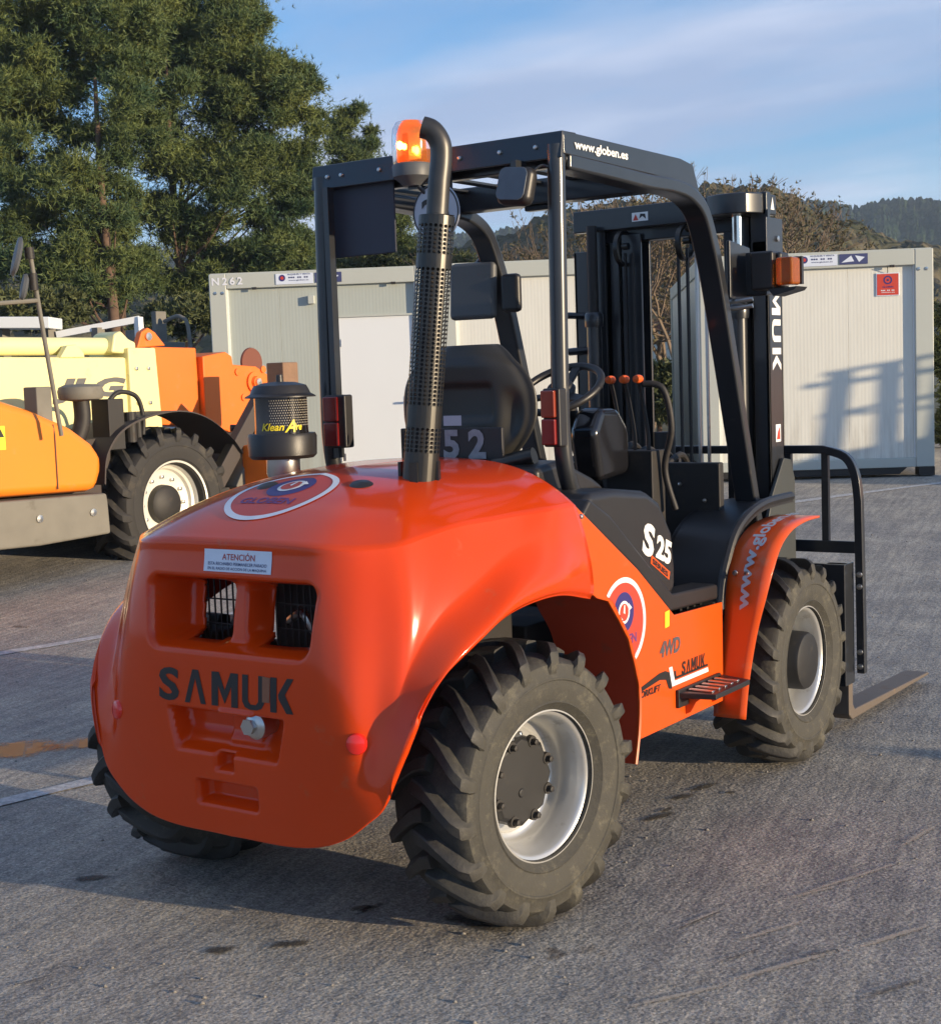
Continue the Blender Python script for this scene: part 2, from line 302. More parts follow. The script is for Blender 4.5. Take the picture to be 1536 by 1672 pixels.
M_grass=mat('dry_grass_ground',(.10,.095,.045),.9,var=.5,scale=.6,dirt=(.20,.16,.09),dirt_amt=.15,dirt_scale=.9,bump=.6,bscale=8)
sheet('field_ground',-900,900,61,0,0,0,M_grass,dz=.0,spacing=[26.9,30,40,70,120,250,500,900])
for a0,a1 in ((-900,-39.9),(39.9,900)): sheet('field_ground',a0,a1,20,0,0,0,M_grass,dz=-.01,spacing=[-300,-14,0,7.5,9.5,11.5,13.5,15.5,20,26.9])
sheet('field_ground',-39.9,39.9,9,0,0,0,M_grass,dz=-.01,spacing=[-300,-100,-13.9])
# painted lines
def line_mat():
    m,n,b=new_mat('worn_line_paint'); L=n.links.new; N=n.nodes.new; tc=N('ShaderNodeTexCoord')
    t=N('ShaderNodeTexNoise'); t.inputs['Scale'].default_value=26; t.inputs['Detail'].default_value=8; t.inputs['Roughness'].default_value=.8; L(tc.outputs['Object'],t.inputs[0])
    q=N('ShaderNodeValToRGB'); q.color_ramp.elements[0].position=.44; q.color_ramp.elements[0].color=(.34,.335,.33,1); q.color_ramp.elements[1].position=.70; q.color_ramp.elements[1].color=(.72,.72,.70,1); L(t.outputs[0],q.inputs[0]); L(q.outputs[0],b.inputs['Base Color']); b.inputs['Roughness'].default_value=.85
    u=N('ShaderNodeBump'); u.inputs['Strength'].default_value=.4; u.inputs['Distance'].default_value=.006; t2=N('ShaderNodeTexNoise'); t2.inputs['Scale'].default_value=90; L(tc.outputs['Object'],t2.inputs[0]); L(t2.outputs[0],u.inputs['Height']); L(u.outputs[0],b.inputs['Normal']); return m
M_line=line_mat()
def ground_strip(name,p,q,w,m,n=24,dz=.004,jag=0,**t):
    p=Vector((*p,0));q=Vector((*q,0)); d=(q-p); s=Vector((-d.y,d.x,0)).normalized()*w/2; V=[];F=[]
    for i in range(n+1):
        c=p+d*i/n
        for sg in(1,-1):
            e=c+s*sg*(1+jag*random.uniform(-1,1)); V.append((e.x,e.y,float(gz(e.x,e.y))+dz))
    for i in range(n): F.append((2*i,2*i+1,2*i+3,2*i+2))
    return O(name,(V,F),m,kind='structure',**t)
for p,q,w in (((-1.93,-1.3),(-1.40,1.75),.09),((-4.75,.4),(-3.75,3.8),.10),((-2.75,8.7),(-1.25,12.3),.11),((-6.4,9.0),(-5.6,11.0),.1)):
    ground_strip('parking_line',p,q,w,M_line,jag=.12)
M_oglow=mat('painted_orange_glow',(.55,.24,.10),.85,var=.4,scale=14,dirt=(.25,.22,.18),dirt_amt=.50,dirt_scale=10,bump=.3,bscale=80)  # solid version of the orange glow painted on the asphalt, unused
def stain_mat(name,col,amt,rough=.8,sc=22):
    m,n,b=new_mat(name); L=n.links.new; N=n.nodes.new; b.inputs['Base Color'].default_value=(*col,1); b.inputs['Roughness'].default_value=rough
    uv=N('ShaderNodeUVMap'); gr=N('ShaderNodeVectorMath'); gr.operation='LENGTH'; L(uv.outputs[0],gr.inputs[0])
    tc=N('ShaderNodeTexCoord'); t=N('ShaderNodeTexNoise'); t.inputs['Scale'].default_value=sc; t.inputs['Detail'].default_value=7; t.inputs['Roughness'].default_value=.75; L(tc.outputs['Object'],t.inputs[0])
    a=N('ShaderNodeMath'); a.operation='MULTIPLY_ADD'; a.inputs[1].default_value=1.5; L(t.outputs[0],a.inputs[0]); k=N('ShaderNodeMath'); k.operation='MULTIPLY_ADD'; k.inputs[1].default_value=-1.0; k.inputs[2].default_value=.05; L(gr.outputs['Value'],k.inputs[0]); L(k.outputs[0],a.inputs[2])
    c=N('ShaderNodeMath'); c.operation='MULTIPLY'; c.use_clamp=True; c.inputs[1].default_value=3.0*amt; L(a.outputs[0],c.inputs[0])
    c2=N('ShaderNodeMath'); c2.operation='MINIMUM'; c2.inputs[1].default_value=amt; L(c.outputs[0],c2.inputs[0]); L(c2.outputs[0],b.inputs['Alpha']); return m
M_oil=stain_mat('oil_stain_film',(.045,.038,.032),.75); M_scr=stain_mat('scrape_dust',(.55,.47,.36),.55,sc=60); M_scd=stain_mat('dark_scrape',(.07,.068,.066),.6,sc=50)
def stain(name,c,ax,w,m,n=20):
    """flat irregular patch: centre c, half axis vector ax, half width w"""
    ax=Vector((*ax,0)); sd_=Vector((-ax.y,ax.x,0)).normalized()*w; V=[];U=[]
    for j in range(3):
        for i in range(n+1):
            u=-1+2*i/n; v=-1+j; e=Vector((*c,0))+ax*u+sd_*v; V.append((e.x,e.y,float(gz(e.x,e.y))+.0045)); U.append((u,v))
    F=[(j*(n+1)+i,j*(n+1)+i+1,(j+1)*(n+1)+i+1,(j+1)*(n+1)+i) for j in range(2) for i in range(n)]
    o=O(name,(V,F),m,kind='structure'); uvl=o.data.uv_layers.new(name='UVMap')
    for l in o.data.loops: uvl.data[l.index].uv=U[l.vertex_index]
def gpx(x,y):
    d=(r2*((x-768)/2379.66)-u2*((y-836)/2379.66)+fw); t=-CAM.z/d.z; return CAM+d*t
def stain_px(name,x0,y0,x1,y1,w,m):
    a=gpx(x0,y0);b=gpx(x1,y1); c=(a+b)/2; h=(b-a)/2; stain(name,(c.x,c.y),(h.x,h.y),w,m)
for q in ((325,1556,392,1550,.035),(425,1550,525,1536,.028),(560,1490,620,1480,.03),(570,1500,640,1470,.02),(110,1438,190,1432,.03),(1040,1345,1110,1325,.03),(1085,1310,1140,1296,.03),(1120,1296,1180,1276,.025),(1180,1296,1205,1294,.02),(1075,1330,1100,1318,.02),(700,1490,860,1530,.05)): stain_px('oil_stain',*q,M_oil)
for q in ((985,1655,1230,1600,.012),(1160,1612,1400,1545,.016),(1380,1555,1540,1505,.014),(1280,1470,1380,1445,.010),(1100,1520,1200,1478,.008),(1180,1545,1330,1500,.010),(1460,1390,1540,1342,.012),(1250,1480,1500,1400,.01)): stain_px('scrape_mark',*q,M_scr)
for q in ((1080,1530,1200,1480,.006),(1150,1580,1260,1545,.006),(1300,1565,1380,1550,.012),(0,1618,100,1590,.008),(1380,1640,1540,1590,.01)): stain_px('scrape_mark',*q,M_scd)
M_oglow_film=stain_mat('painted_orange_glow_film',(.95,.36,.08),.62,sc=9)  # orange light glowing on the shaded ground, put in as a coloured film
stain_px('painted_glow_patch',-60,1232,130,1216,.20,M_oglow_film); stain_px('painted_glow_patch',40,1224,300,1200,.15,M_oglow_film)
# loose grit
def grit():
    n=2600; A=rng.uniform(-3.2,4.2,n); B=2.6+rng.random(n)**1.6*9; X=CAM.x+rt.x*A+FH.x*B; Y=CAM.y+rt.y*A+FH.y*B
    r=.0022+rng.random(n)**4*.007; base=np.array([(1,0,0),(0,1,0),(-1,0,0),(0,-1,0),(0,0,.7),(0,0,-.3)]); f=np.array([(0,1,4),(1,2,4),(2,3,4),(3,0,4),(1,0,5),(2,1,5),(3,2,5),(0,3,5)])
    V=base[None]*r[:,None,None]*rng.uniform(.6,1.3,(n,6,1)); V=V+np.stack([X,Y,gz(X,Y)+r*.2],1)[:,None,:]
    F=f[None]+(np.arange(n)*6)[:,None,None]; o=arr_obj('loose_grit',V.reshape(-1,3),F.reshape(-1,3),mat('grit_stone',(.22,.205,.185),.9,var=.5,scale=40),kind='stuff',label='loose grit scattered over the asphalt',category='grit')
grit()

# ================================================================ FORKLIFT (origin under the rear axle, +X its right side, +Y forward)
FK=E('forklift','orange rough terrain forklift with black cab frame, seen from its rear corner','forklift')
def px(x,y,d):
    """point at depth d (metres along the camera heading) for photo pixel x,y"""
    return CAM+(r2*((x-768)/2379.66)-u2*((y-836)/2379.66)+fw)*d
# ---- hood
ks=[0,.25,.33,.40,.47,.54,.61,.70,.78,.86,.93,1.0]
Cr=[(0,-.462,1.084),(.25,-.460,1.081),(.325,-.450,1.077),(.385,-.425,1.072),(.435,-.385,1.072),(.485,-.330,1.078),(.505,-.250,1.092),(.530,-.145,1.108),(.555,-.03,1.112),(.582,.09,1.117),(.617,.20,1.121),(.622,.31,1.125)]
Lp=[(0,-.515,.285),(.30,-.515,.300),(.40,-.510,.335),(.47,-.505,.385),(.52,-.495,.431),(.555,-.487,.52),(.595,-.458,.632),(.635,-.385,.742),(.665,-.285,.810),(.685,-.12,.880),(.69,.10,.894),(.66,.335,.850)]
def smooth01(t): t=np.clip(t,0,1); return t*t*(3-2*t)
s_half=np.concatenate([np.linspace(0,.30,62),np.linspace(.30,1,76)[1:]])
sall=np.concatenate([-s_half[::-1][:-1],s_half]); sg=np.sign(sall)
Cp=ncat(ks,Cr,np.abs(sall)); Lq=ncat(ks,Lp,np.abs(sall))
NV=150; v=np.linspace(0,1,NV)
Vv=v[:,None]; a_=np.abs(sall)[None,:]
flare=1-smooth01(Vv/ (.95-.33*smooth01((a_-.45)/.3)))
straight=1-Vv
kk=smooth01((a_-.36)/.2)
wl=kk*flare+(1-kk)*straight
dist=Vv*(Cp[:,2]-Lq[:,2])[None]; wX=kk*(1-smooth01(dist/.16))+(1-kk)*straight; wY=straight+0*wX
hh=np.minimum((1-Vv)*(Cp[:,2]-Lq[:,2])[None],.27); X=(Cp[:,0][None]+kk*(.24*hh-.50*hh*hh))*(1-wX)+Lq[:,0][None]*wX; Y=Cp[:,1][None]*(1-wY)+Lq[:,1][None]*wY; Z=Lq[:,2][None]*(1-Vv)+Cp[:,2][None]*Vv
# raised lip roll round the arch, slight belly on the rear face
lip=np.exp(-((Vv-.0)/.05)**2)*smooth01((a_-.4)/.15)
X=X+.010*np.sin(PI*np.clip(Vv*1.0,0,1))*kk-.012*lip; 
Y=Y-.028*np.sin(PI*np.clip(Vv,0,1))*(1-kk)
# soft ridge at the crease
rid=np.exp(-((1-Vv)/.03)**2)
Y=Y-.004*rid*(1-kk)
X=X+.024*np.exp(-((dist-.060)/.042)**2)*kk*smooth01((.97-a_)/.2)
X=X*sg[None]+0*Vv
X[:,len(s_half)-1]=0
# recesses pressed into the rear face
def sdbox(x,z,x0,x1,z0,z1,r,skew=0):
    cx=(x0+x1)/2; cz=(z0+z1)/2; hx=(x1-x0)/2+skew*(z-cz); hz=(z1-z0)/2
    dx=np.abs(x-cx)-hx+r; dz=np.abs(z-cz)-hz+r
    return np.hypot(np.maximum(dx,0),np.maximum(dz,0))+np.minimum(np.maximum(dx,dz),0)-r
def press(d,depth,w): return depth*smooth01(-d/w)
face=(Y<-.40)
dA=sdbox(X,Z,-.308,.308,.782,.992,.045,.10)
dep=press(dA,.055,.028)
dB=np.minimum(sdbox(X,Z,-.290,-.018,.793,.982,.04,.05),sdbox(X,Z,.018,.290,.793,.982,.04,.05))
dep+=press(dB,.085,.034)
dC=sdbox(X,Z,-.205,.205,.505,.632,.012,.22); dep+=press(dC,.070,.022)*(.35+.65*smooth01((Z-.500)/.075))
dC2=sdbox(X,Z,-.045,.030,.462,.52,.010,0); dep+=press(dC2,.045,.018)*(Z<.512)
dC3=sdbox(X,Z,-.03,.12,.53,.64,.02,0); dep-=press(dC3,.020,.02)
dD=sdbox(X,Z,-.122,.112,.362,.438,.014,0); dep+=press(dD,.050,.020)
Y=Y+np.where(face,dep,0)
holeL=sdbox(X,Z,-.222,-.050,.803,.972,.035,.06); holeR=sdbox(X,Z,.048,.268,.803,.972,.035,.03)
isH=((holeL<0)|(holeR<0))
nC=len(sall); NT=34; t=np.linspace(0,1,NT+1)[1:]
tt=t[:,None]; ss=np.abs(sall)[None]
Sx=0*ss; Sy=.10+.40*ss; Sz=1.252+0*ss
p=2.0+1.3*ss
TX=Cp[:,0][None]*sg[None]*(1-tt); TY=Cp[:,1][None]+(Sy-Cp[:,1][None])*tt; TZ=Cp[:,2][None]+(Sz-Cp[:,2][None])*(1-(1-tt)**p)
AX=np.vstack([X,TX]);AY=np.vstack([Y,TY]);AZ=np.vstack([Z,TZ]); nr=AX.shape[0]
V=np.stack([AX,AY,AZ],-1).reshape(-1,3)
r_i,c_i=np.meshgrid(np.arange(nr-1),np.arange(nC-1),indexing='ij'); base=(r_i*nC+c_i)
F=np.stack([base,base+1,base+nC+1,base+nC],-1).reshape(-1,4)
hm=np.zeros((nr,nC),bool); hm[:NV]=isH&face
keep=~(hm.ravel()[F].all(1)); F=F[keep]
hood=arr_obj('engine_hood',V,F,M_orange,FK,smooth=True)
so=hood.modifiers.new('shell','SOLIDIFY'); so.thickness=.009; so.offset=-1
BV=BVHTree.FromPolygons([tuple(q) for q in V.tolist()],[tuple(q) for q in F.tolist()])
def subdiv2(g,maxe):
    """triangulate and split a flat 2D mesh until edges are short"""
    v=[Vector((a[0],a[1],0)) for a in g[0]]; tris=[]
    for f in g[1]:
        for i in range(1,len(f)-1): tris.append((v[f[0]],v[f[i]],v[f[i+1]]))
    out=[];st=tris
    while st:
        a,b,c=st.pop(); e=[(a-b).length,(b-c).length,(c-a).length]; k=max(range(3),key=lambda i:e[i])
        if e[k]<=maxe: out.append((a,b,c)); continue
        if k==0: m=(a+b)/2; st+= [(a,m,c),(m,b,c)]
        elif k==1: m=(b+c)/2; st+=[(a,b,m),(a,m,c)]
        else: m=(c+a)/2; st+=[(a,b,m),(m,b,c)]
    V=[];F=[]
    for a,b,c in out: n=len(V); V+=[(a.x,a.y),(b.x,b.y),(c.x,c.y)]; F.append((n,n+1,n+2))
    return V,F
def stick(g2,org,u,v,dirv,off,maxe=.02):
    """lay a flat print on the hood along direction dirv"""
    g=subdiv2(g2,maxe); P,F=put(g,org,u,v); d=Vector(dirv).normalized(); Q=[]
    for p in P:
        h=BV.ray_cast(Vector(p)-d*.6,d)
        if h[0] is None: Q.append(p); continue
        Q.append(tuple(h[0]-d*off))
    return Q,F
# vent grilles behind the openings
def grille(x0,x1):
    gs=[]
    for k in range(int((x1-x0)/.024)+1): x=x0+k*.024; gs.append(box(x,x+.004,-.338,-.334,.775,.985))
    for z in (.83,.90,.965): gs.append(box(x0,x1,-.342,-.338,z,z+.004))
    return join(*gs)
O('vent_grille',grille(-.245,-.045),M_dark,FK); O('vent_grille',grille(.045,.27),M_dark,FK)
O('radiator',join(box(-.02,.42,-.16,-.10,.62,1.03),box(.0,.40,-.165,-.16,.66,1.0)),M_dark,FK,bevel=.006)
O('hose',tube(smoothpath([(-.02,-.22,.83),(.06,-.25,.86),(.10,-.24,.80),(.16,-.22,.76)]),.012,8),M_steel,FK,smooth=True)
O('engine_block',join(box(-.24,.30,-.05,.46,.50,1.02),box(-.16,.2,.0,.4,1.0,1.12)),M_dark,FK,bevel=.02)
O('oil_filter',cyl((.10,-.20,.73),(.24,-.18,.73),.04),mat('orange_filter',(.8,.16,.02),.4),FK,smooth=True)
# hood fittings
for x in (-.442,.442):
    c=Vector((x,-.505,.588)); n=Vector((.35 if x>0 else -.35,-1,0)).normalized()
    h=BV.ray_cast(Vector((x,-1.5,.588)),Vector((0,1,0))); c=h[0]; n=h[1] if h[1].y<0 else -h[1]
    q=n.to_track_quat('Z','Y').to_matrix().to_4x4(); q.translation=c
    r=O('reflector',xf(lathe([(0,.012),(.016,.0115),(.025,.008),(.028,.002),(.0285,-.004)],28),q),M_red,FK,smooth=True)
hx=(.107,-.505,.600)
tb=O('tow_bolt',join(lathe([(0,-.020),(.024,-.020),(.036,-.010),(.036,.012),(.03,.06)],28,'Y',hx)),M_steel,FK,smooth=True)
O('bolt_head',([(hx[0]-.006+.021*math.cos(PI/3*k),hx[1]-.034+(0 if j==0 else .018),hx[2]+.002+.021*math.sin(PI/3*k)) for j in range(2) for k in range(6)],[(0,1,2,3,4,5)]+[(k,(k+1)%6,(k+1)%6+6,k+6) for k in range(6)]),M_steel,tb,bevel=.002)
for plx,ply in ((590,791),(437,794)):
    h=BV.ray_cast(CAM,(px(plx,ply,1)-CAM).normalized())
    if h[0]: O('rubber_plug',xf(lathe([(0,.008),(.026,.006),(.034,0),(.034,-.004)],24),Matrix.Translation(h[0])@(h[1] if h[1].z>0 else -h[1]).to_track_quat('Z','Y').to_matrix().to_4x4()),M_bplas,FK,smooth=True)
# prints on the hood
D=(0,1,0)
O('lettering',stick(samuk(.502,.092),(-.246,0,.642),(1,0,.012),(0,0,1),D,.0016),M_blk,FK,label='black stencil lettering across the rear of the hood')
O('tape_strip',stick(poly2([(.038,.022),(.064,.022),(.066,.088),(.038,.090)]),(.105,0,.648),(1,0,.012),(0,0,1),D,.0024),M_tape,FK)
sg_=O('warning_sticker',stick(poly2([(0,0),(.247,0),(.247,.060),(0,.060)]),(-.090,0,1.004),(1,0,0),(0,0,1),D,.0018),M_lblue,FK)
O('sticker_text',stick(text2('ATENCIÓN',1,.012,fit=(.120,.021)),(-.023,0,1.036),(1,0,0),(0,0,1),D,.0028),M_redtxt,sg_)
O('sticker_text',stick(join(text2('ESTA RECHNIBIO PERMANECER PARADO',1,.01,fit=(.215,.0085)),mv2(text2('EN EL RADIO DE ACCION DE LA MAQUINA',1,.01,fit=(.215,.0085)),0,-.0135)),(-.074,0,1.0215),(1,0,0),(0,0,1),D,.0028),M_navy,sg_)
def globen(place,flip=1,cut=None,parent=FK,sc=1.0):
    """round teardrop emblem; place(geo2d, offset)->geo3d in emblem units (outer radius 1)"""
    def c(g):
        if cut: g=cut(g)
        return g
    e=O('emblem',place(c(poly2(disc2(.93,56))),.0016),M_lred,parent)
    O('emblem_ring',place(c(ring2(1,.90,72,a0=R_(-150),a1=R_(150)) if False else ring2(1,.885,72)),.0026),M_white,e)
    O('emblem_disc',place(c(poly2(disc2(.44,40,.02,.24))),.0026),M_blue,e)
    O('emblem_disc',place(c(poly2(disc2(.25,32,.02,.24))),.0036),M_whitew,e)
    O('emblem_disc',place(c(poly2(disc2(.19,32,.02,.24))),.0046),M_lred,e)
    for gg in (poly2([(.20,.24),(.36,.30),(.22,.42)]),poly2([(-.02,.24),(.05,.20),(.06,.40),(.02,.40)])): O('emblem_arrow',place(c(gg),.0054),M_whitew,e)
    O('emblem_text',place(c(mv2(text2('GLOBEN',1,.03,fit=(1.15,.22)),-.60,-.48)),.0030),M_purp,e)
    return e
def top_place(g,off):
    r=.168; ca,sa=math.cos(R_(-0)),math.sin(R_(-0))
    g=([(p[0]*r,p[1]*r*.95) for p in g[0]],g[1])
    return stick(g,(-.030,-.215,0+1.4),(1,0,0),(0,1,0),(0,0,-1),off,.015)
def topcast(g2,off): return top_place(g2,off)
globen(topcast)
# small fasteners along the hood seam
for (y,z) in ((.275,1.09),(.272,.98)):
    O('seam_bolt',lathe([(0,.010),(.007,.008),(.009,0)],10,'X',(.6215,y+.06,z)),M_steel,FK,smooth=True)
# ---- side panels
pan=[(.31,1.125),(.676,.892),(.917,.712),(1.279,.702),(1.272,.357),(.662,.357),(.656,.371),(.668,.453),(.665,.533),(.641,.599),(.606,.684),(.548,.754),(.487,.819),(.42,.838),(.40,.85),(.31,.872)]
def panel(sx):
    a,b=(.612,.622) if sx>0 else (-.622,-.612)
    return prism(pan,a,b)
O('side_panel',panel(1),M_panel,FK,bevel=.003); O('side_panel',panel(-1),M_panel,FK,bevel=.003)
arch=smoothpath([(0,-.28,.84),(0,-.12,.905),(0,.10,.925),(0,.33,.89),(0,.487,.825),(0,.548,.760),(0,.606,.688),(0,.641,.605),(0,.667,.53),(0,.668,.453),(0,.656,.371),(0,.632,.285)],5)
def liner(sx):
    V=[];F=[]
    for p in arch: V+=[(sx*.616,p.y,p.z),(sx*.34,p.y,p.z),(sx*.34,p.y+.012,p.z+.006),(sx*.616,p.y+.012,p.z+.006)]
    for i in range(len(arch)-1):
        for k in range(4): F.append((4*i+k,4*i+(k+1)%4,4*i+4+(k+1)%4,4*i+4+k))
    return V,F
O('arch_liner',liner(1),M_liner,FK,smooth=True,ang=60); O('arch_liner',liner(-1),M_liner,FK,smooth=True,ang=60)
O('liner_edge',tube([(.618,p.y+.004,p.z) for p in arch[22:]],.007,6),M_panel,FK,smooth=True)
# chassis
O('chassis',join(box(-.33,-.25,-.40,2.05,.36,.52),box(.25,.33,-.40,2.05,.36,.52),box(-.33,.33,-.44,-.36,.36,.62),box(-.60,.60,.70,1.27,.40,.52),box(-.25,.25,.6,1.3,.40,.70)),M_dark,FK,bevel=.008)
O('rear_axle',join(cyl((-.45,0,.39),(.45,0,.39),.055),lathe([(0,-.13),(.09,-.11),(.14,-.03),(.14,.03),(.09,.11),(0,.13)],20,'X',(0,0,.39))),M_dark,FK,smooth=True)
O('front_axle',join(cyl((-.45,1.896,.39),(.45,1.896,.39),.075),lathe([(0,-.15),(.10,-.12),(.16,-.03),(.16,.03),(.10,.12),(0,.15)],20,'X',(0,1.896,.39))),M_dark,FK,smooth=True)
# ---- wheels
def tyre_geo(side):
    prof=[(.203,-.108),(.226,-.124),(.262,-.135),(.30,-.137),(.335,-.130),(.348,-.114),(.353,-.08),(.356,0),(.353,.08),(.348,.114),(.335,.130),(.30,.137),(.297,.1395),(.293,.1395),(.290,.1365),(.278,.1365),(.262,.135),(.234,.128),(.230,.131),(.224,.125),(.203,.108),(.19,0)]
    gs=[lathe([(r,a*side) for r,a in prof],96,'X',closed=True)]
    N=18
    st=[(-.02,.0,.389,.020),(.02,.035,.390,.019),(.055,.10,.389,.018),(.09,.175,.386,.0175),(.115,.235,.380,.017),(.133,.275,.368,.017),(.141,.29,.345,.015),(.1385,.30,.318,.010)]
    for sgn in(1,-1):
        for k in range(N):
            th0=2*PI*(k+(.5 if sgn>0 else 0))/N+random.uniform(-.006,.006)
            V=[];F=[]
            for j,(a,ph,r,w) in enumerate(st):
                wr=random.uniform(-.0012,.0012); rb=.338 if j<5 else (.335 if j<6 else .315 if j<7 else .305); 
                ab=a*sgn if j<5 else (a-(.012 if j<7 else .006))*sgn
                for rr,ww,aa in((rb,w*1.55,ab),(r-.004+wr,w*1.05,a*sgn),(r+wr,w*.8,a*sgn),(r+wr,-w*.8,a*sgn),(r-.004+wr,-w*1.05,a*sgn),(rb,-w*1.55,ab)):
                    th=th0+ph+ww/rr; V.append((aa,rr*math.cos(th),rr*math.sin(th)))
            m=6
            for j in range(len(st)-1):
                for q in range(m-1): F.append((j*m+q,j*m+q+1,(j+1)*m+q+1,(j+1)*m+q))
            F.append(tuple(range(m))); F.append(tuple(range((len(st)-1)*m,len(st)*m)))
            gs.append((V,F))
    return join(*gs)
def tread_mat():
    """dusty sidewalls, darker worn lugs: dust depends on the distance from the wheel axis"""
    m,n,b=new_mat('tyre_rubber'); L=n.links.new; N=n.nodes.new; tc=N('ShaderNodeTexCoord'); sp=N('ShaderNodeSeparateXYZ'); L(tc.outputs['Object'],sp.inputs[0])
    def mth(op,a,bb=None,c=None):
        q=N('ShaderNodeMath'); q.operation=op
        for i,s in enumerate((a,bb,c)):
            if s is None: continue
            if hasattr(s,'links'): L(s,q.inputs[i])
            else: q.inputs[i].default_value=s
        return q.outputs[0]
    r=mth('SQRT',mth('ADD',mth('MULTIPLY',sp.outputs[1],sp.outputs[1]),mth('MULTIPLY',sp.outputs[2],sp.outputs[2])))
    def noise(s,d,rr):
        t=N('ShaderNodeTexNoise'); t.inputs['Scale'].default_value=s; t.inputs['Detail'].default_value=d; t.inputs['Roughness'].default_value=rr; L(tc.outputs['Object'],t.inputs[0]); return t.outputs[0]
    side=N('ShaderNodeMapRange'); side.inputs[1].default_value=.375; side.inputs[2].default_value=.325; side.inputs[3].default_value=.12; side.inputs[4].default_value=.50; L(r,side.inputs[0])
    nz=mth('ADD',mth('MULTIPLY',noise(7,8,.72),1.15),mth('MULTIPLY',noise(55,5,.8),.45)); f=mth('SUBTRACT',mth('ADD',nz,side.outputs[0]),.82); cl=mth('MULTIPLY',f,1.5); cl.node.use_clamp=True
    mx0=N('ShaderNodeMix'); mx0.data_type='RGBA'; mx0.inputs[6].default_value=(.060,.057,.046,1); mx0.inputs[7].default_value=(.17,.155,.11,1); sc=N('ShaderNodeMapRange'); sc.inputs[1].default_value=.52; sc.inputs[2].default_value=.70; L(noise(16,9,.85),sc.inputs[0]); L(sc.outputs[0],mx0.inputs[0])
    mx=N('ShaderNodeMix'); mx.data_type='RGBA'; mx.inputs[6].default_value=(.020,.019,.018,1); L(mx0.outputs[2],mx.inputs[7]); L(cl,mx.inputs[0]); L(mx.outputs[2],b.inputs['Base Color'])
    ro=mth('MULTIPLY_ADD',cl,.35,.5); L(ro,b.inputs['Roughness'])
    u=N('ShaderNodeBump'); u.inputs['Strength'].default_value=.45; u.inputs['Distance'].default_value=.006; L(noise(45,6,.75),u.inputs['Height']); L(u.outputs[0],b.inputs['Normal']); return m
M_tyre=tread_mat(); M_hub=mat('black_hub_paint',(.012,.012,.013),.55,0,0,dirt=(.05,.045,.035),dirt_amt=.08,dirt_scale=18)
def ring_text(body,r,a0,h,side,w):
    g=text2(body,1,.02,fit=(w,h)); V=[];F=[]
    g=subdiv2(g,.03); n=len(g[0])
    for t in (0,.0022):
        for x,y in g[0]: a=a0-x/r; V.append(((.1375+t)*side,(r+y)*math.cos(a)*side,(r+y)*math.sin(a)))
    F=[tuple(i+n for i in f) for f in g[1]]
    return V,F
TG={1:tyre_geo(1),-1:tyre_geo(-1)}
def rim_geo(side):
    pr=[(.2045,.113),(.212,.112),(.214,.106),(.205,.100),(.196,.098),(.190,.090),(.187,.070),(.180,.055),(.176,.020),(.172,-.005),(.160,-.014),(.150,-.016),(.148,-.022),(.190,-.03),(.2,-.1),(.205,-.11)]
    return lathe([(r,a*side) for r,a in pr],72,'X')
def wheel(loc,side,rz,kind):
    w=E('wheel',None,None,loc,rz,parent=FK); s=side
    O('tyre',TG[s],M_tyre,w,smooth=True,ang=32)
    O('rim',rim_geo(s),M_rim,w,smooth=True,ang=50)
    if kind=='rear':
        O('wheel_disc',join(lathe([(.172,-.010*s),(.160,-.006*s),(.150,.012*s),(.135,.02*s),(0.0,.02*s)],48,'X')),M_rim,w,smooth=True)
        O('hub',join(lathe([(.0,.062*s),(.118,.060*s),(.128,.050*s),(.135,.022*s),(.14,-.01*s)],8,'X'),lathe([(0,.066*s),(.012,.066*s),(.014,.058*s)],12,'X',(0,-.01,-.03))),M_hub,w,bevel=.004,ang=25)
        for k in range(8):
            a=2*PI*(k+.5)/8; q=(.050*s,.112*math.cos(a),.112*math.sin(a))
            O('hub_bolt',join(lathe([(0,.030*s),(.009,.028*s),(.010,.0)],6,'X',q),lathe([(.0,.014*s),(.0165,.013*s),(.018,.0)],12,'X',q)),M_dark,w,smooth=True,ang=30)
        O('valve_block',join(box(.03*s,.062*s,-.09,-.03,.120,.150),cyl((.055*s,-.06,.135),(.10*s,-.045,.150),.008)),M_steel,w,bevel=.004)
        for ch in w.children:
            if ch.name.split('.')[0] in ('hub','hub_bolt','wheel_disc','valve_block'): ch.location.x=-.028*s
    else:
        O('wheel_disc',lathe([(.172,-.012*s),(.150,-.004*s),(.125,.0),(.0,.0)],48,'X'),M_rim,w,smooth=True)
        O('hub',lathe([(0,.128*s),(.085,.126*s),(.104,.120*s),(.110,.108*s),(.112,.03*s),(.118,.0)],40,'X'),M_hub,w,smooth=True)
        for k in range(6):
            a=2*PI*(k+.5)/6; q=(.002*s,.138*math.cos(a),.138*math.sin(a)); O('wheel_nut',lathe([(0,.026*s),(.010,.024*s),(.0115,.0)],6,'X',q),M_steel,w,smooth=True,ang=30)
    return w
wheel((.585,0,.390),1,-.137,'rear'); wheel((-.585,0,.390),-1,-.137,'rear'); wheel((.560,1.896,.390),1,0,'front'); wheel((-.560,1.896,.390),-1,0,'front')
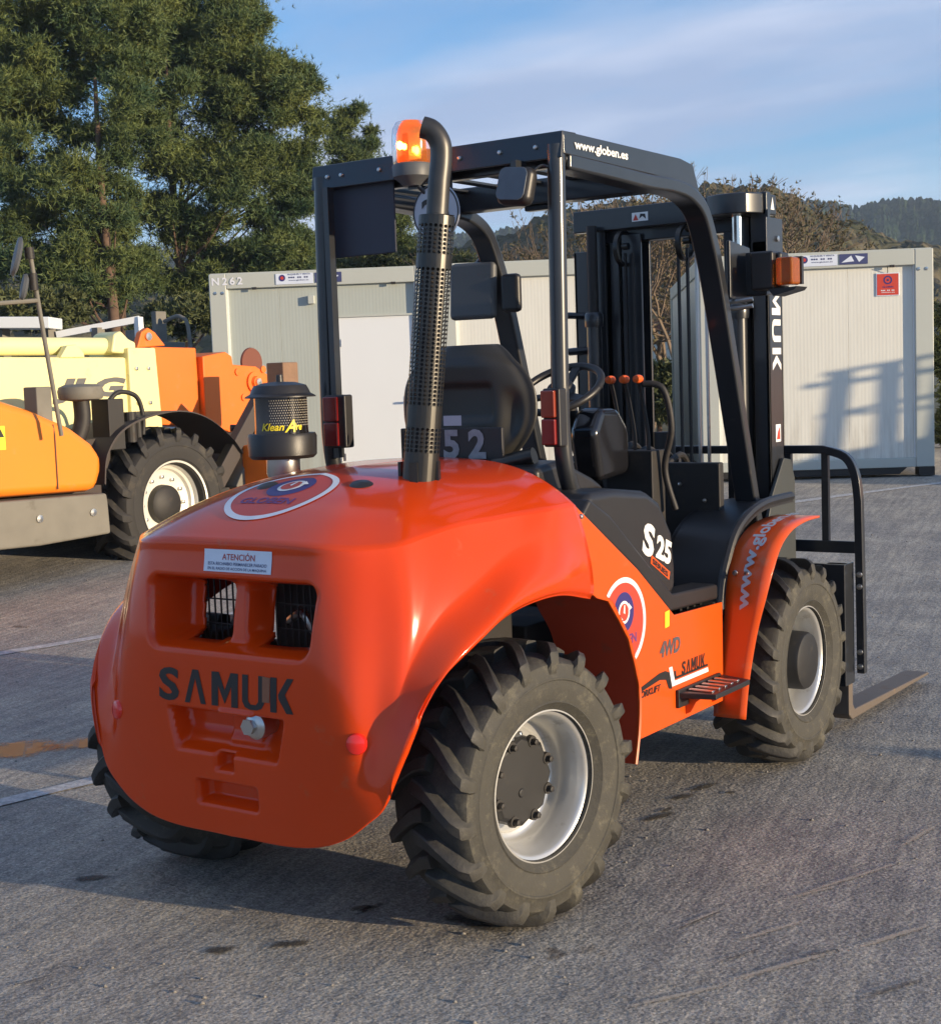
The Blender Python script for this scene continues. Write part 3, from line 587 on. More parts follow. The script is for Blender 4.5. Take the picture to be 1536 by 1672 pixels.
# ---- side prints
def onside(g,y,z,x=.6236,sl=(0,1,0),up=(0,0,1)): return put(g,(x,y,z),sl,up)
archpoly=[(p.y,p.z) for p in arch[18:]]
def inside_panel(y,z):
    # right of the arch edge
    for (y0,z0),(y1,z1) in zip(archpoly,archpoly[1:]):
        if z1<=z<=z0: return y>y0+(y1-y0)*(z-z0)/((z1-z0) or 1e-9)+.006
    return y>.30
def side_place(g,off):
    g=subdiv2(g,.045); r=.142; V,F=g; P=[(.575+p[0]*r,.738+p[1]*r) for p in V]
    F=[f for f in F if all(inside_panel(*P[i]) for i in f)]
    return [(.6222+off*.5,p[0],p[1]) for p in P],F
globen(side_place)
O('lettering',onside(text2('4WD',1,.035,shear=.22,fit=(.145,.052)),.805,.588),M_steel,FK,label='silver 4WD letters on the right side panel')
O('lettering',onside(samuk(.172,.042,.12),.955,.508),M_blk,FK,label='small black stencil lettering on the right side panel')
O('side_stripe',onside(([(.672,.520),(.672,.506),(.80,.520),(.845,.512),(.862,.480),(.885,.475),(.868,.532),(.84,.542),(.80,.542)],[(0,1,2,8),(2,3,7,8),(3,4,5,6,7)]),0,0),M_blk,FK)
O('side_stripe',onside(([(.865,.548),(.888,.548),(.905,.498),(1.150,.498),(1.155,.482),(.885,.482)],[(0,1,2,5),(2,3,4,5)]),0,0),M_white,FK,label='white stripe under the lettering')
O('side_stripe',onside(([(.902,.530),(.912,.530),(.917,.510),(1.15,.510),(1.15,.502),(.903,.502)],[(0,1,2,5),(2,3,4,5)]),0,0),M_blk,FK)
O('lettering',onside(text2('ORKLIFT',1,.03,shear=.25,fit=(.135,.022)),.672,.485),M_blk,FK,label='small black lettering behind the wheel arch')
O('warning_label',onside(poly2([(.845,.680),(.875,.683),(.878,.735),(.848,.732)]),0,0),M_yel,FK)
# ---- black cab floor, covers and rims
def bp_(poly,a,b,m,name,bev=.006,**k): return O(name,prism(poly,a,b),m,FK,bevel=bev,**k)
rimp=[(.37,1.090),(.676,.900),(.917,.720),(1.279,.710),(1.279,.765),(.94,.778),(.78,.895),(.54,1.075),(.42,1.135)]
bp_(rimp,.50,.608,M_bplas,'sill_frame',.012); bp_(rimp,-.608,-.50,M_bplas,'sill_frame',.012)
cov=[(.40,1.10),(.455,1.150),(.60,1.150),(.815,1.125),(.90,1.085),(.985,.975),(1.003,.86),(1.0,.78),(.9,.74),(.70,.88)]
bp_(cov,.30,.592,M_bplas,'side_cover',.03); bp_(cov,-.592,-.30,M_bplas,'side_cover',.03)
O('lettering',put(text2('S',1,.045,shear=.1,fit=(.078,.105)),(.5935,.760,.930),(0,1,-.35),(0,.12,1)),M_whitew,FK,label='white letter S on the black side cover')
O('lettering',put(text2('25',1,.045,shear=.1,fit=(.105,.078)),(.5935,.850,.908),(0,1,-.40),(0,.12,1)),M_whitew,FK,label='white number 25 on the black side cover')
ob=O('series_tag',put(poly2([(0,0),(.125,0),(.130,.028),(.005,.028)]),(.5932,.815,.893),(0,1,-.56),(0,.12,1)),M_panel,FK)
O('series_text',put(text2('SERIES',1,.04,fit=(.105,.018)),(.5942,.826,.891),(0,1,-.56),(0,.12,1)),M_blk,ob)
O('cab_floor',box(-.59,.59,.95,1.62,.66,.70),M_dark,FK,bevel=.006)
for k in range(4): O('floor_rib',box(.30,.58,1.04+k*.05,1.055+k*.05,.702,.712),M_bplas,FK)
O('firewall',join(box(-.52,.46,1.62,1.66,.60,1.16),box(-.50,-.46,1.3,1.62,.7,1.1)),M_dark,FK,bevel=.006)
arcp=smoothpath([(0,1.30,.66),(0,1.325,.74),(0,1.365,.82),(0,1.44,.91),(0,1.55,.965),(0,1.70,.995),(0,1.95,1.0)],5)
def arcgeo(x0,x1,th,pts):
    V=[];F=[]
    for p in pts: V+=[(x0,p.y,p.z),(x1,p.y,p.z),(x1,p.y+th*.6,p.z-th*.6),(x0,p.y+th*.6,p.z-th*.6)]
    for i in range(len(pts)-1):
        for k in range(4): F.append((4*i+k,4*i+(k+1)%4,4*i+4+(k+1)%4,4*i+4+k))
    F+= [(3,2,1,0),tuple(len(V)-4+k for k in range(4))]
    return V,F
for s in (1,-1):
    O('inner_fender',arcgeo(.36*s,.606*s,.02,arcp),M_bplas,FK,smooth=True,ang=50)
    O('fender_skirt',prism([(p.y,p.z) for p in arcp]+[(1.95,.8),(1.55,.62)],.355*s,.37*s),M_bplas,FK)
    O('fender_rim',tube([(.600*s,p.y,p.z+.012) for p in arcp],.017,8),M_bplas,FK,smooth=True)
# orange front fenders
fp=smoothpath([(0,1.265,.300),(0,1.285,.45),(0,1.305,.60),(0,1.315,.70),(0,1.345,.80),(0,1.415,.885),(0,1.52,.935),(0,1.65,.955),(0,1.78,.957)],6)
def fender(s):
    V=[];F=[];n=len(fp)
    for i,p in enumerate(fp):
        w0=.585+.03*smooth01(np.array(i/n*3)).item(); w1=.705+.075*smooth01(np.array(i/n*1.8)).item()
        for u in range(5): x=w0+(w1-w0)*u/4; V.append((s*x,p.y+.0*u,p.z+.0))
    for i in range(n-1):
        for u in range(4): F.append((5*i+u,5*i+u+1,5*i+6+u,5*i+5+u))
    return V,F
for s in (1,-1):
    f=O('front_fender',fender(s),M_panel,FK,smooth=True); q=f.modifiers.new('shell','SOLIDIFY'); q.thickness=.007
    for x in (.645,.690):
        O('fender_bolt',lathe([(0,-.008),(.008,-.007),(.010,0)],10,'Y',(x*s,1.336,.797)),M_steel,f,smooth=True)
    if s>0:
        FBV=BVHTree.FromPolygons([tuple(q) for q in fender(1)[0]],fender(1)[1])
        # unroll the lettering up the fender
        cum=[0]
        for a,b in zip(fp,fp[1:]): cum.append(cum[-1]+(b-a).length)
        def onf(t,x):
            i=max(0,min(len(cum)-2,int(np.searchsorted(cum,t))-1)); k=(t-cum[i])/(cum[i+1]-cum[i]); p=fp[i].lerp(fp[i+1],k); n=(fp[i+1]-fp[i]).normalized(); return (x,p.y-n.z*.0105,p.z+n.y*.0105)
        g=subdiv2(text2('www.globen.es',1,.028,fit=(.60,.060)),.02)
        O('lettering',([onf(.375+p[0],.720+.02*p[0]-p[1]) for p in g[0]],g[1]),M_grey,f,label='pale web address running up the right front fender')
# step
st=E('step',None,None,(0,0,0),parent=FK)
O('step_frame',join(tube([(.62,.93,.447),(.735,.95,.447),(.735,1.20,.447),(.62,1.23,.447)],.01,rect=(.035,.018),upv=(0,0,1)),box(.622,.634,.91,1.23,.405,.465)),M_bplas,st,bevel=.003)
for k in range(5):
    O('step_bar',box(.640,.728,.966+k*.048,.982+k*.048,.449,.461),M_steel if k else M_steel,st,bevel=.003)
for y in (.98,1.18): O('step_bracket',prism([(.62,.445),(.70,.445),(.66,.415),(.64,.38),(.62,.37)],y,y+.012,'Y'),M_panel,st)
# ---- rear plate with number, seat, controls
O('number_plate',box(-.16,.24,.515,.53,1.20,1.345),M_bplas,FK,bevel=.004)
O('lettering',put(text2('52',1,.04,fit=(.165,.095),space=1.5),(.015,.512,1.245),(1,0,0),(0,0,1)),M_dgrey,FK,label='grey stencil number 52 behind the seat')
O('plate_sticker',put(poly2([(0,0),(.07,0),(.07,.032),(0,.032)]),(.02,.511,1.352-.0),(1,0,0),(0,0,1)),M_grey,FK)
def seat_geo():
    ys=[];V=[];F=[];nz=30;nx=44
    for i in range(nz+1):
        v=i/nz; z=1.235+.375*v
        w=.268*(1-max(0,(v-.45)/.55)**2.6*.58)*(1-max(0,(.42-v)/.42)**2*.34)
        for k in range(nx+1):
            u=-1+2*k/nx; ex=abs(u)
            y=.60+.02*math.sin(v*PI)+.055*ex**3.2+.05*(v>.86)*(v-.86)/.14
            if .1<v<.62 and .60<ex<.86: y+=.022*math.sin((v-.1)/.52*PI)*math.sin((ex-.60)/.26*PI)
            if ex<.46 and .34<v<.66: y+=.012
            y+=.010*math.exp(-((ex-.90)/.03)**2)+.008*math.exp(-((v-.86)/.02)**2)*(ex<.9)
            V.append((.005+u*w,y,z))
    for i in range(nz):
        for k in range(nx): a=i*(nx+1)+k; F.append((a,a+1,a+nx+2,a+nx+1))
    return V,F
se=E('seat',None,None,(0,0,0),parent=FK)
q=O('seat_shell',seat_geo(),M_vinyl,se,smooth=True,ang=70); q.modifiers.new('sub','SUBSURF').render_levels=1; w=q.modifiers.new('shell','SOLIDIFY'); w.thickness=.035; w.offset=-1
O('seat_cushion',box(-.22,.20,.68,1.05,1.10,1.205),M_dark,se,bevel=.04)
O('seat_base',box(-.17,.24,.62,1.05,1.0,1.14),M_dark,se,bevel=.01)
O('seat_hinge',join(cyl((.20,.53,1.22),(.33,.56,1.25),.03),box(.21,.23,.525,.54,1.23,1.335)),M_guard,se,smooth=True,ang=30)
O('side_shelf',prism([(.46,1.22),(.62,1.235),(.80,1.17),(.90,1.12),(.46,1.12)],.24,.40),M_bplas,FK,bevel=.02)
swc=Vector((.055,1.18,1.452)); n=Vector((0,-.52,.85)).normalized(); Q=n.to_track_quat('Z','Y').to_matrix().to_4x4(); Q.translation=swc
tor=[];
sw=E('steering_wheel',None,None,(0,0,0),parent=FK)
circ=[(.152*math.cos(2*PI*k/40),.152*math.sin(2*PI*k/40),0) for k in range(41)]
O('wheel_ring',xf(tube(circ,.014,10,cap=False),Q),M_bplas,sw,smooth=True)
for a in (90,210,330): O('spoke',xf(tube([(0,0,-.02),(.148*math.cos(R_(a)),.148*math.sin(R_(a)),0)],.02,rect=(.035,.012),upv=(0,0,1)),Q),M_bplas,sw,bevel=.003)
O('wheel_boss',xf(lathe([(0,.02),(.045,.015),(.055,-.01),(.04,-.05)],24),Q),M_bplas,sw,smooth=True)
O('steering_column',tube([tuple(swc-n*.02),(.07,1.36,1.12),(.07,1.52,.80)],.035,12),M_bplas,FK,smooth=True)
O('dashboard',prism([(1.10,1.30),(1.16,1.385),(1.28,1.38),(1.36,1.30),(1.36,1.14),(1.14,1.12)],.125,.238),mat('gloss_black_cover',(.010,.010,.012),.18,0,.5),FK,bevel=.03)
for x in (.165,.222,.278):
    lv=O('control_lever',tube(smoothpath([(x,1.35,1.475),(x,1.38,1.40),(x+.01,1.40,1.25),(x,1.40,1.05)]),.007,6),M_dark,FK,smooth=True)
    O('lever_knob',lathe([(0,-.02),(.013,-.018),(.016,0),(.014,.014),(0,.02)],14,'Y',(x,1.35,1.478)),M_orgknob,lv,smooth=True)
O('lever_bank',join(box(.13,.32,1.36,1.46,.90,1.22),tube(smoothpath([(.29,1.36,1.46),(.36,1.38,1.44),(.38,1.40,1.3),(.34,1.42,1.15),(.37,1.44,1.0)]),.013,8)),M_dark,FK,bevel=.01)
for k in range(4): O('hydraulic_hose',tube(smoothpath([(.05+.05*k,1.62,1.1),(.02+.06*k,1.75,1.22-.02*k),(-.02+.06*k,1.95,1.15),(.0+.05*k,2.1,.9)]),.013,8),M_dark,FK,smooth=True)
for k,(x,z) in enumerate(((.20,.95),(.33,.90),(.40,1.02),(.12,1.05),(.30,1.08))): O('panel_bolt',lathe([(0,-.008),(.007,-.006),(.008,0)],8,'Y',(x,1.618,z)),M_steel,FK)
O('pedal_box',join(box(-.1,.1,1.45,1.6,.72,.86)),M_dark,FK,bevel=.01)
# ---- overhead guard
PW=.055
for s in (1,-1):
    x=.460*s
    pil=smoothpath([(x,.530,2.19),(x,.520,1.80),(x,.512,1.45),(x,.515,1.30),(x,.535,1.20),(x,.59,1.115),(x+.03*s,.69,1.03),(x+.05*s,.82,.93),(x+.06*s,.93,.845)],5)
    O('rear_pillar',tube(pil,.0275,14),M_black,FK,smooth=True)
    if s<0: O('pillar_rib',tube([(x+.048,.50,2.15),(x+.048,.50,1.25)],.01,rect=(.022,.03),upv=(0,1,0)),M_black,FK)
    leg=smoothpath([(x-.012*s,.56,2.142),(x-.012*s,.85,2.136),(x-.01*s,1.08,2.128),(x-.004*s,1.24,2.128),(x,1.37,2.112),(x,1.475,2.06),(x,1.545,1.95),(x,1.60,1.82),(x,1.68,1.58),(x,1.75,1.36),(x,1.84,1.08),(x,1.90,.88)],6)
    O('front_leg',tube(leg,.03,rect=(.050,.085),upv=(1,0,0)),M_black,FK,bevel=.010)
    O('leg_rib',tube([(p.x+.030*s,p.y,p.z) for p in leg[12:]],.011,8),M_black,FK,smooth=True)
    # roof side rail
    O('roof_side_rail',prism([(.525,2.228),(.525,2.160),(1.10,2.150),(1.28,2.140),(1.38,2.115),(1.45,2.06),(1.47,2.07),(1.44,2.13),(1.395,2.213),(1.30,2.225)],.478*s,.490*s),M_black,FK,bevel=.004)
O('roof_side_tube',tube([(.462,.55,2.150),(.462,1.12,2.150)],.02,10),M_black,FK,smooth=True); O('roof_side_tube',tube([(-.462,.55,2.150),(-.462,1.12,2.150)],.02,10),M_black,FK,smooth=True)
O('roof_rear_plate',prism([(.520,2.228),(.508,2.148),(.516,2.147),(.530,2.222),(.60,2.224),(.60,2.230)],-.49,.49),M_black,FK,bevel=.003)
for x in (-.42,-.36,-.20,.12,.27,.40): O('roof_bolt',lathe([(0,-.008),(.006,-.007),(.008,0)],10,'Y',(x,.513,2.187)),M_steel,FK,smooth=True)
O('roof_front_beam',join(box(-.478,.478,1.28,1.36,2.125,2.215),box(-.15,-.02,1.30,1.34,2.105,2.126)),M_black,FK,bevel=.006)
O('roof_rear_beam',box(-.478,.478,.56,.60,2.13,2.20),M_black,FK,bevel=.005)
for k in range(6):
    x=-.40+k*.16
    O('roof_bar',box(x-.024,x+.024,.60,1.28,2.196,2.204),M_black,FK)
O('lettering',put(text2('www.globen.es',1,.028,fit=(.335,.036)),(.4925,.585,2.172),(0,1,0),(0,0,1)),M_whitew,FK,label='white web address on the side of the cab roof')
# plate hanging at the rear left, disc
O('hanging_plate',box(-.452,-.165,.538,.546,1.92,2.165),mat('navy_plate',(.030,.035,.055),.55),FK,bevel=.006)
dd=O('speed_disc',lathe([(0,-.003),(.086,-.003),(.091,0),(.088,.004),(0,.004)],48,'Y',(.058,.462,2.022)),M_grey,FK,smooth=True,ang=30,label='pale round speed disc half hidden by the exhaust')
O('disc_text',put(text2('25',1,.03,fit=(.105,.075)),(.004,.4575,1.99),(1,0,0),(0,0,1)),M_blk,dd)
O('disc_text',put(ring2(.088,.083,48),(.058,.4578,2.022),(1,0,0),(0,0,1)),M_blk,dd)
O('disc_bracket',box(.03,.09,.47,.51,2.06,2.15),M_black,FK)
# beacon
bx,by,bz=-.020,.45,2.110
be=E('beacon',None,None,(0,0,0),parent=FK)
O('beacon_base',lathe([(0,0),(.030,0),(.040,.01),(.062,.028),(.064,.062),(.060,.068)],32,'Z',(bx,by,bz)),M_mir,be,smooth=True)
O('beacon_lens',lathe([(.060,.068),(.062,.075),(.0615,.15),(.058,.178),(.046,.198),(.0,.203)],32,'Z',(bx,by,bz)),M_amber,be,smooth=True)
O('beacon_bulb',lathe([(0,-.011),(.008,-.008),(.011,0),(.008,.008),(0,.011)],14,'Z',(bx-.022,by-.02,bz+.125)),M_bulb,be,smooth=True)
O('beacon_mirror',prism([(.015,.085),(.015,.17),(.02,.17),(.02,.085)],-.03,.035),M_chrome,be).location=(bx,by,bz)
O('beacon_bracket',join(box(bx-.02,bx+.02,.45,.515,2.10,2.112),cyl((bx+.02,by,bz),(bx+.04,by+.02,bz-.03),.008)),M_black,be)
pl=bpy.data.lights.new('beacon_light','POINT'); plo=bpy.data.objects.new('beacon_light',pl); COL.objects.link(plo); pl.energy=.35; pl.color=(1,.42,.08); pl.shadow_soft_size=.015; plo.location=(bx-.022,by-.045,bz+.125); plo.parent=be
# work light
wl_=O('work_light',join(xf(box(-.06,.06,-.03,.03,-.06,.06),Matrix.Translation((.362,.46,2.07))@Matrix.Rotation(R_(6),4,'Y')@Matrix.Rotation(R_(-12),4,'X'))),M_bplas,FK,bevel=.027)
O('lamp_glass',xf(prism([(.050*max(-1,min(1,1.25*math.cos(t_*PI/12))),.050*max(-1,min(1,1.25*math.sin(t_*PI/12)))) for t_ in range(24)],-.034,-.0302,'Y'),Matrix.Translation((.362,.46,2.07))@Matrix.Rotation(R_(6),4,'Y')@Matrix.Rotation(R_(-12),4,'X')),M_lens,wl_,bevel=.002)
O('lamp_bracket',join(box(.34,.36,.46,.52,2.12,2.15),tube(smoothpath([(.40,.47,2.10),(.43,.50,2.13),(.47,.52,2.10),(.44,.54,2.12)]),.004,6)),M_black,wl_)
# tail lamps
for s,x0 in ((-1,-.430),(1,.430)):
    t=O('tail_lamp',box(x0,x0+(.088 if s<0 else .060),.455,.50,1.285,1.462),M_bplas,FK,bevel=.006)
    a,b=(x0+.004,x0+.062) if s<0 else (x0+.002,x0+.050)
    O('lamp_glass',box(a,b,.440,.4545,1.292,1.370),M_redd,t,bevel=.004); O('lamp_glass',box(a,b,.440,.4545,1.374,1.456),M_redd if s<0 else M_ambd,t,bevel=.004)
# ---- exhaust
def ray_at_y(x,y,Y):
    d=px(x,y,1)-CAM; return CAM+d*((Y-CAM.y)/d.y)
hit=BV.ray_cast(CAM,(px(685,779,1)-CAM).normalized())[0]
eb=hit-Vector((0,0,.015)); et=ray_at_y(717,296,eb.y+.06); ed=(et-eb)
eg=E('exhaust',None,None,(0,0,0),parent=FK)
def guard():
    """tube wall with real holes: each cell is a ring of 8 quads round an octagonal hole"""
    L=(ed*.885).length; r=.0510; nc=22; nrw=62; V=[];F=[]; q=ed.normalized().to_track_quat('Z','Y').to_matrix().to_4x4(); q.translation=eb
    ch=L/nrw
    def P(u,z): a=2*PI*u/nc; return (r*math.cos(a),r*math.sin(a),z)
    for i in range(nrw):
        band=(i<7 or i>nrw-3 or i in (13,14,15,16,17,50,51,52))
        for k in range(nc):
            off=.0; u0,u1=k+off,k+1+off; z0,z1=i*ch,(i+1)*ch
            if band:
                n=len(V); V+=[P(u0,z0),P((u0+u1)/2,z0),P(u1,z0),P(u1,z1),P((u0+u1)/2,z1),P(u0,z1)]; F+=[(n,n+1,n+4,n+5),(n+1,n+2,n+3,n+4)]; continue
            uc,zc=(u0+u1)/2,(z0+z1)/2; hr=.0052; hu=hr/(2*PI*r/nc); n=len(V)
            o8=[(u0,z0),(uc,z0),(u1,z0),(u1,zc),(u1,z1),(uc,z1),(u0,z1),(u0,zc)]
            for a,b in o8: V.append(P(a,b))
            for j in range(8): t=R_(225+45*j); V.append(P(uc+hu*math.cos(t),zc+hr*math.sin(t)))
            for j in range(8): F.append((n+j,n+(j+1)%8,n+8+(j+1)%8,n+8+j))
    return xf((V,F),q)
O('exhaust_guard',guard(),M_guard,eg,smooth=True,ang=60)
top=eb+ed.normalized()*((ed*.885).length)
O('exhaust_pipe',tube([tuple(eb),tuple(eb+ed*.86)],.030,16),M_dark,eg,smooth=True)
O('exhaust_stub',join(tube([tuple(top-ed*.05),tuple(top+ed*.0),tuple(et)]+[tuple(Vector(p)) for p in smoothpath([tuple(et),tuple(et+Vector((.004,.008,.06))),tuple(et+Vector((.003,.007,.105))),tuple(et+Vector((-.014,-.004,.140))),tuple(et+Vector((-.038,-.018,.152)))],5)[1:]],.0310,20,cap=False),lathe([(.050,0),(.031,.004)],24,'Z',tuple(top))),M_pipe,eg,smooth=True)
for a in range(4):
    an=R_(20+90*a); O('guard_foot',xf(box(-.012,.012,-.004,.004,0,.06),Matrix.Translation(eb+Vector((.056*math.cos(an),.056*math.sin(an),.0)))@Matrix.Rotation(an+PI/2,4,'Z')),M_guard,eg)
# ---- air pre-cleaner
pc=E('air_precleaner',None,None,(0,0,0),parent=FK); cx,cy=-.440,.25
def lz(prof,m,nm,seg=40,par=pc): return O(nm,lathe(prof,seg,'Z',(cx,cy,0)),m,par,smooth=True,ang=35)
lz([(0,1.535),(.010,1.534),(.012,1.512),(.05,1.510),(.085,1.500),(.092,1.488),(.098,1.474),(.115,1.465),(.115,1.461),(.09,1.461),(0,1.462)],M_mir if False else M_bplas,'cleaner_cap')
lz([(.086,1.462),(.086,1.37),(.088,1.335),(.088,1.322),(.0,1.322)],mat('smoked_bowl',(.012,.011,.012),.12,0,.5),'cleaner_bowl')
lz([(.0,1.345),(.108,1.345),(.113,1.335),(.111,1.275),(.100,1.264),(.05,1.262)],M_bplas,'cleaner_body')
lz([(.055,1.262),(.055,1.215),(.050,1.203),(.050,1.120)],M_steel,'cleaner_neck')
def backlight_dots():
    V=[];F=[]
    for i in range(11):
        for k in range(22):
            a=R_(-72+ (k+.5*(i%2))*5.2); z=1.372+i*.008; V0=len(V); r=.0875
            for j in range(6): t=PI/3*j; aa=a+.0019/r*math.cos(t); V.append((cx+r*math.cos(aa),cy+r*math.sin(aa),z+.0022*math.sin(t)))
            F.append(tuple(range(V0,V0+6)))
    return V,F
O('backlit_screen_dots',backlight_dots(),mat('painted_backlight',(.36,.33,.27),.6),pc)  # pale dots on the bowl paint the light coming through the mesh
def wrapc(g,a0,z0,r=.0900): return [(cx+r*math.cos(a0+p[0]/r),cy+r*math.sin(a0+p[0]/r),z0+p[1]) for p in g[0]],g[1]
O('lettering',wrapc(subdiv2(text2('Klean',1,.02,shear=.3,fit=(.078,.024)),.012),R_(-92),1.356),M_yel,pc,label='yellow lettering on the black air cleaner')
O('lettering',wrapc(subdiv2(join(text2('A',1,.02,shear=.4,fit=(.036,.040)),mv2(text2('ire',1,.02,shear=.3,fit=(.030,.022)),.032,.006)),.012),R_(-42),1.350),M_yel,pc,label='yellow lettering on the black air cleaner')
# ---- mirrors on the left leg
def mirror(nm,c,w,h,rx,rz,m=M_mir):
    q=Matrix.Translation(c)@Matrix.Rotation(rz,4,'Z')@Matrix.Rotation(rx,4,'X'); return O(nm,xf(box(-w/2,w/2,-.02,.02,-h/2,h/2),q),m,FK,bevel=.018)
mirror('mirror',(-.525,1.50,1.845),.20,.225,R_(-5),R_(8)); mirror('mirror',(-.360,1.52,1.828),.085,.150,0,R_(5),M_bplas)
O('mirror_arm',tube(smoothpath([(-.48,1.60,1.90),(-.52,1.56,1.97),(-.53,1.52,1.93)]),.009,8),M_black,FK,smooth=True)
# ---- right lamp cluster on the front leg
O('lamp_bracket',join(prism([(1.66,1.97),(1.84,1.95),(1.86,1.80),(1.80,1.74),(1.66,1.76)],.485,.500),box(.49,.58,1.80,1.86,1.77,1.93)),M_black,FK,bevel=.005)
hl=O('head_lamp',join(box(.545,.635,1.73,1.85,1.785,1.925),box(.635,.655,1.76,1.84,1.79,1.92)),M_bplas,FK,bevel=.012)
O('indicator_lamp',box(.656,.722,1.70,1.78,1.796,1.896),M_amb2,FK,bevel=.010); O('lamp_holder',join(box(.64,.725,1.781,1.80,1.80,1.90),prism([(.62,1.785),(.73,1.79),(.72,1.778),(.64,1.76)],1.72,1.82,'Y')),M_bplas,FK)
for z in (1.72,1.745): O('clamp_bolt',cyl((.47,1.70,z),(.56,1.72,z+.01),.009,8),M_steel,FK,smooth=True)
# ---- mast
my=2.14
def chan(x0,x1,z0,z1,y0,y1,t=.014):
    s=1 if x1>x0 else -1
    return join(box(x0,x0+s*t,y0,y1,z0,z1),box(x0,x1,y0,y0+t,z0,z1),box(x0,x1,y1-t,y1,z0,z1))
for s in (1,-1):
    O('mast_rail',chan(.440*s,.375*s,.13,2.0 if s>0 else 2.02,my,my+.14),M_black,FK,bevel=.003)
    O('inner_rail',chan(.365*s,.300*s,.16,2.12,my+.02,my+.13),M_black,FK,bevel=.003)
    O('inner_rail',chan(.290*s,.240*s,.20,2.05,my+.03,my+.12),M_black,FK,bevel=.003)
    O('lift_cylinder',join(cyl((.33*s,my-.035,.3),(.33*s,my-.035,1.72),.032),lathe([(.038,1.70),(.040,1.72),(.040,1.75),(.034,1.76)],20,'Z',(.33*s,my-.035,0))),M_black,FK,smooth=True)
    O('cylinder_rod',cyl((.33*s,my-.035,1.72),(.33*s,my-.035,2.12),.022),M_chrome if s>0 else M_dark,FK,smooth=True)
    O('mast_guard_plate',prism([(2.02,.66),(2.06,.62),(2.30,.62),(2.33,.72),(2.33,1.05),(2.29,1.13),(2.22,1.14),(2.10,1.0),(2.03,.85)],.446*s,.462*s),mat('grey_plate',(.045,.05,.05),.5) if s>0 else M_black,FK,bevel=.004)
    O('tilt_cylinder',cyl((.30*s,1.45,.72),(.36*s,2.1,.78),.035),M_dark,FK,smooth=True)
O('mast_top_beam',join(box(-.44,.44,my+.0,my+.045,2.10,2.19)),M_black,FK,bevel=.005)
O('cylinder_cover',prism([(.22,my-.075),(.27,my-.105),(.33,my-.110),(.39,my-.085),(.425,my-.02),(.43,my+.12),(.22,my+.12)],2.105,2.185,'Z'),M_black,FK,bevel=.006)
O('mast_crosshead',box(-.365,.365,my+.05,my+.12,2.05,2.12),M_black,FK,bevel=.005)
O('mast_crosshead',box(-.43,.43,my+.10,my+.14,.35,.50),M_black,FK,bevel=.005)
O('warning_triangle',put(poly2([(0,0),(.035,0),(.018,.05)]),(.4315,my+.06,2.125),(0,1,0),(0,0,1)),M_whitew,FK)
O('mast_gusset',box(.4405,.446,my-.02,my+.14,1.86,2.09),M_black,FK,bevel=.003); O('gusset_bolt',lathe([(.012,0),(.012,.008),(0,.01)],10,'X',(.446,my+.08,2.01)),M_steel,FK)
O('inner_rail',chan(-.235,-.135,.20,2.08,my+.03,my+.12),M_black,FK,bevel=.003)
O('mast_gusset',box(.372,.444,my+.0,my+.02,1.93,2.12),M_black,FK)
O('warning_label',put(poly2([(0,0),(.075,0),(.075,.036),(0,.036)]),(-.155,my-.002,2.125),(1,0,0),(0,0,1)),M_whitew,FK)
O('warning_label',put(poly2([(0,.004),(.026,.004),(.013,.03)]),(-.15,my-.003,2.125),(1,0,0),(0,0,1)),M_lred,FK); O('warning_label',put(poly2([(.034,.01),(.05,.02),(.066,.006),(.062,.028),(.04,.03)]),(-.155,my-.003,2.125),(1,0,0),(0,0,1)),M_blk,FK)
for x in (-.205,.08):
    O('chain_pulley',join(lathe([(.062,-.012),(.074,-.010),(.074,.010),(.062,.012),(.062,-.012)],28,'X',(x,my+.01,2.02)),lathe([(0,-.014),(.014,-.014),(.014,.014)],14,'X',(x,my+.03,2.03))),M_guard,FK,smooth=True)
for x in (.045,.085,.125,.165): O('lift_chain',box(x,x+.010,my-.0,my+.012,.55,2.0),M_steel if x>.1 else M_dark,FK)
for x in (-.20,-.165): O('lift_chain',box(x,x+.010,my-.0,my+.012,.55,2.0),M_dark,FK)
O('centre_cylinder',cyl((-.06,my+.06,.25),(-.06,my+.06,1.25),.045),M_dark,FK,smooth=True)
O('mast_stub',cyl((-.46,my-.03,1.755),(-.39,my,1.75),.014,8),M_black,FK,smooth=True)
O('mast_stub',cyl((-.46,my-.03,1.60),(-.37,my,1.605),.016,8),M_black,FK,smooth=True)
# lettering down the outer face of the right rail
g=samuk(.56,.085); O('lettering',([(.4415,my+.030+p[1],2.045-p[0]) for p in g[0]],g[1]),M_whitew,FK,label='white lettering running down the right mast rail')
O('warning_label',put(poly2([(0,0),(.05,0),(.05,.07),(0,.07)]),(.4415,my+.05,1.205),(0,1,0),(0,0,1)),M_white,FK); O('warning_label',put(poly2([(.008,.01),(.042,.01),(.040,.06),(.02,.04)]),(.4425,my+.05,1.205),(0,1,0),(0,0,1)),M_lred,FK)
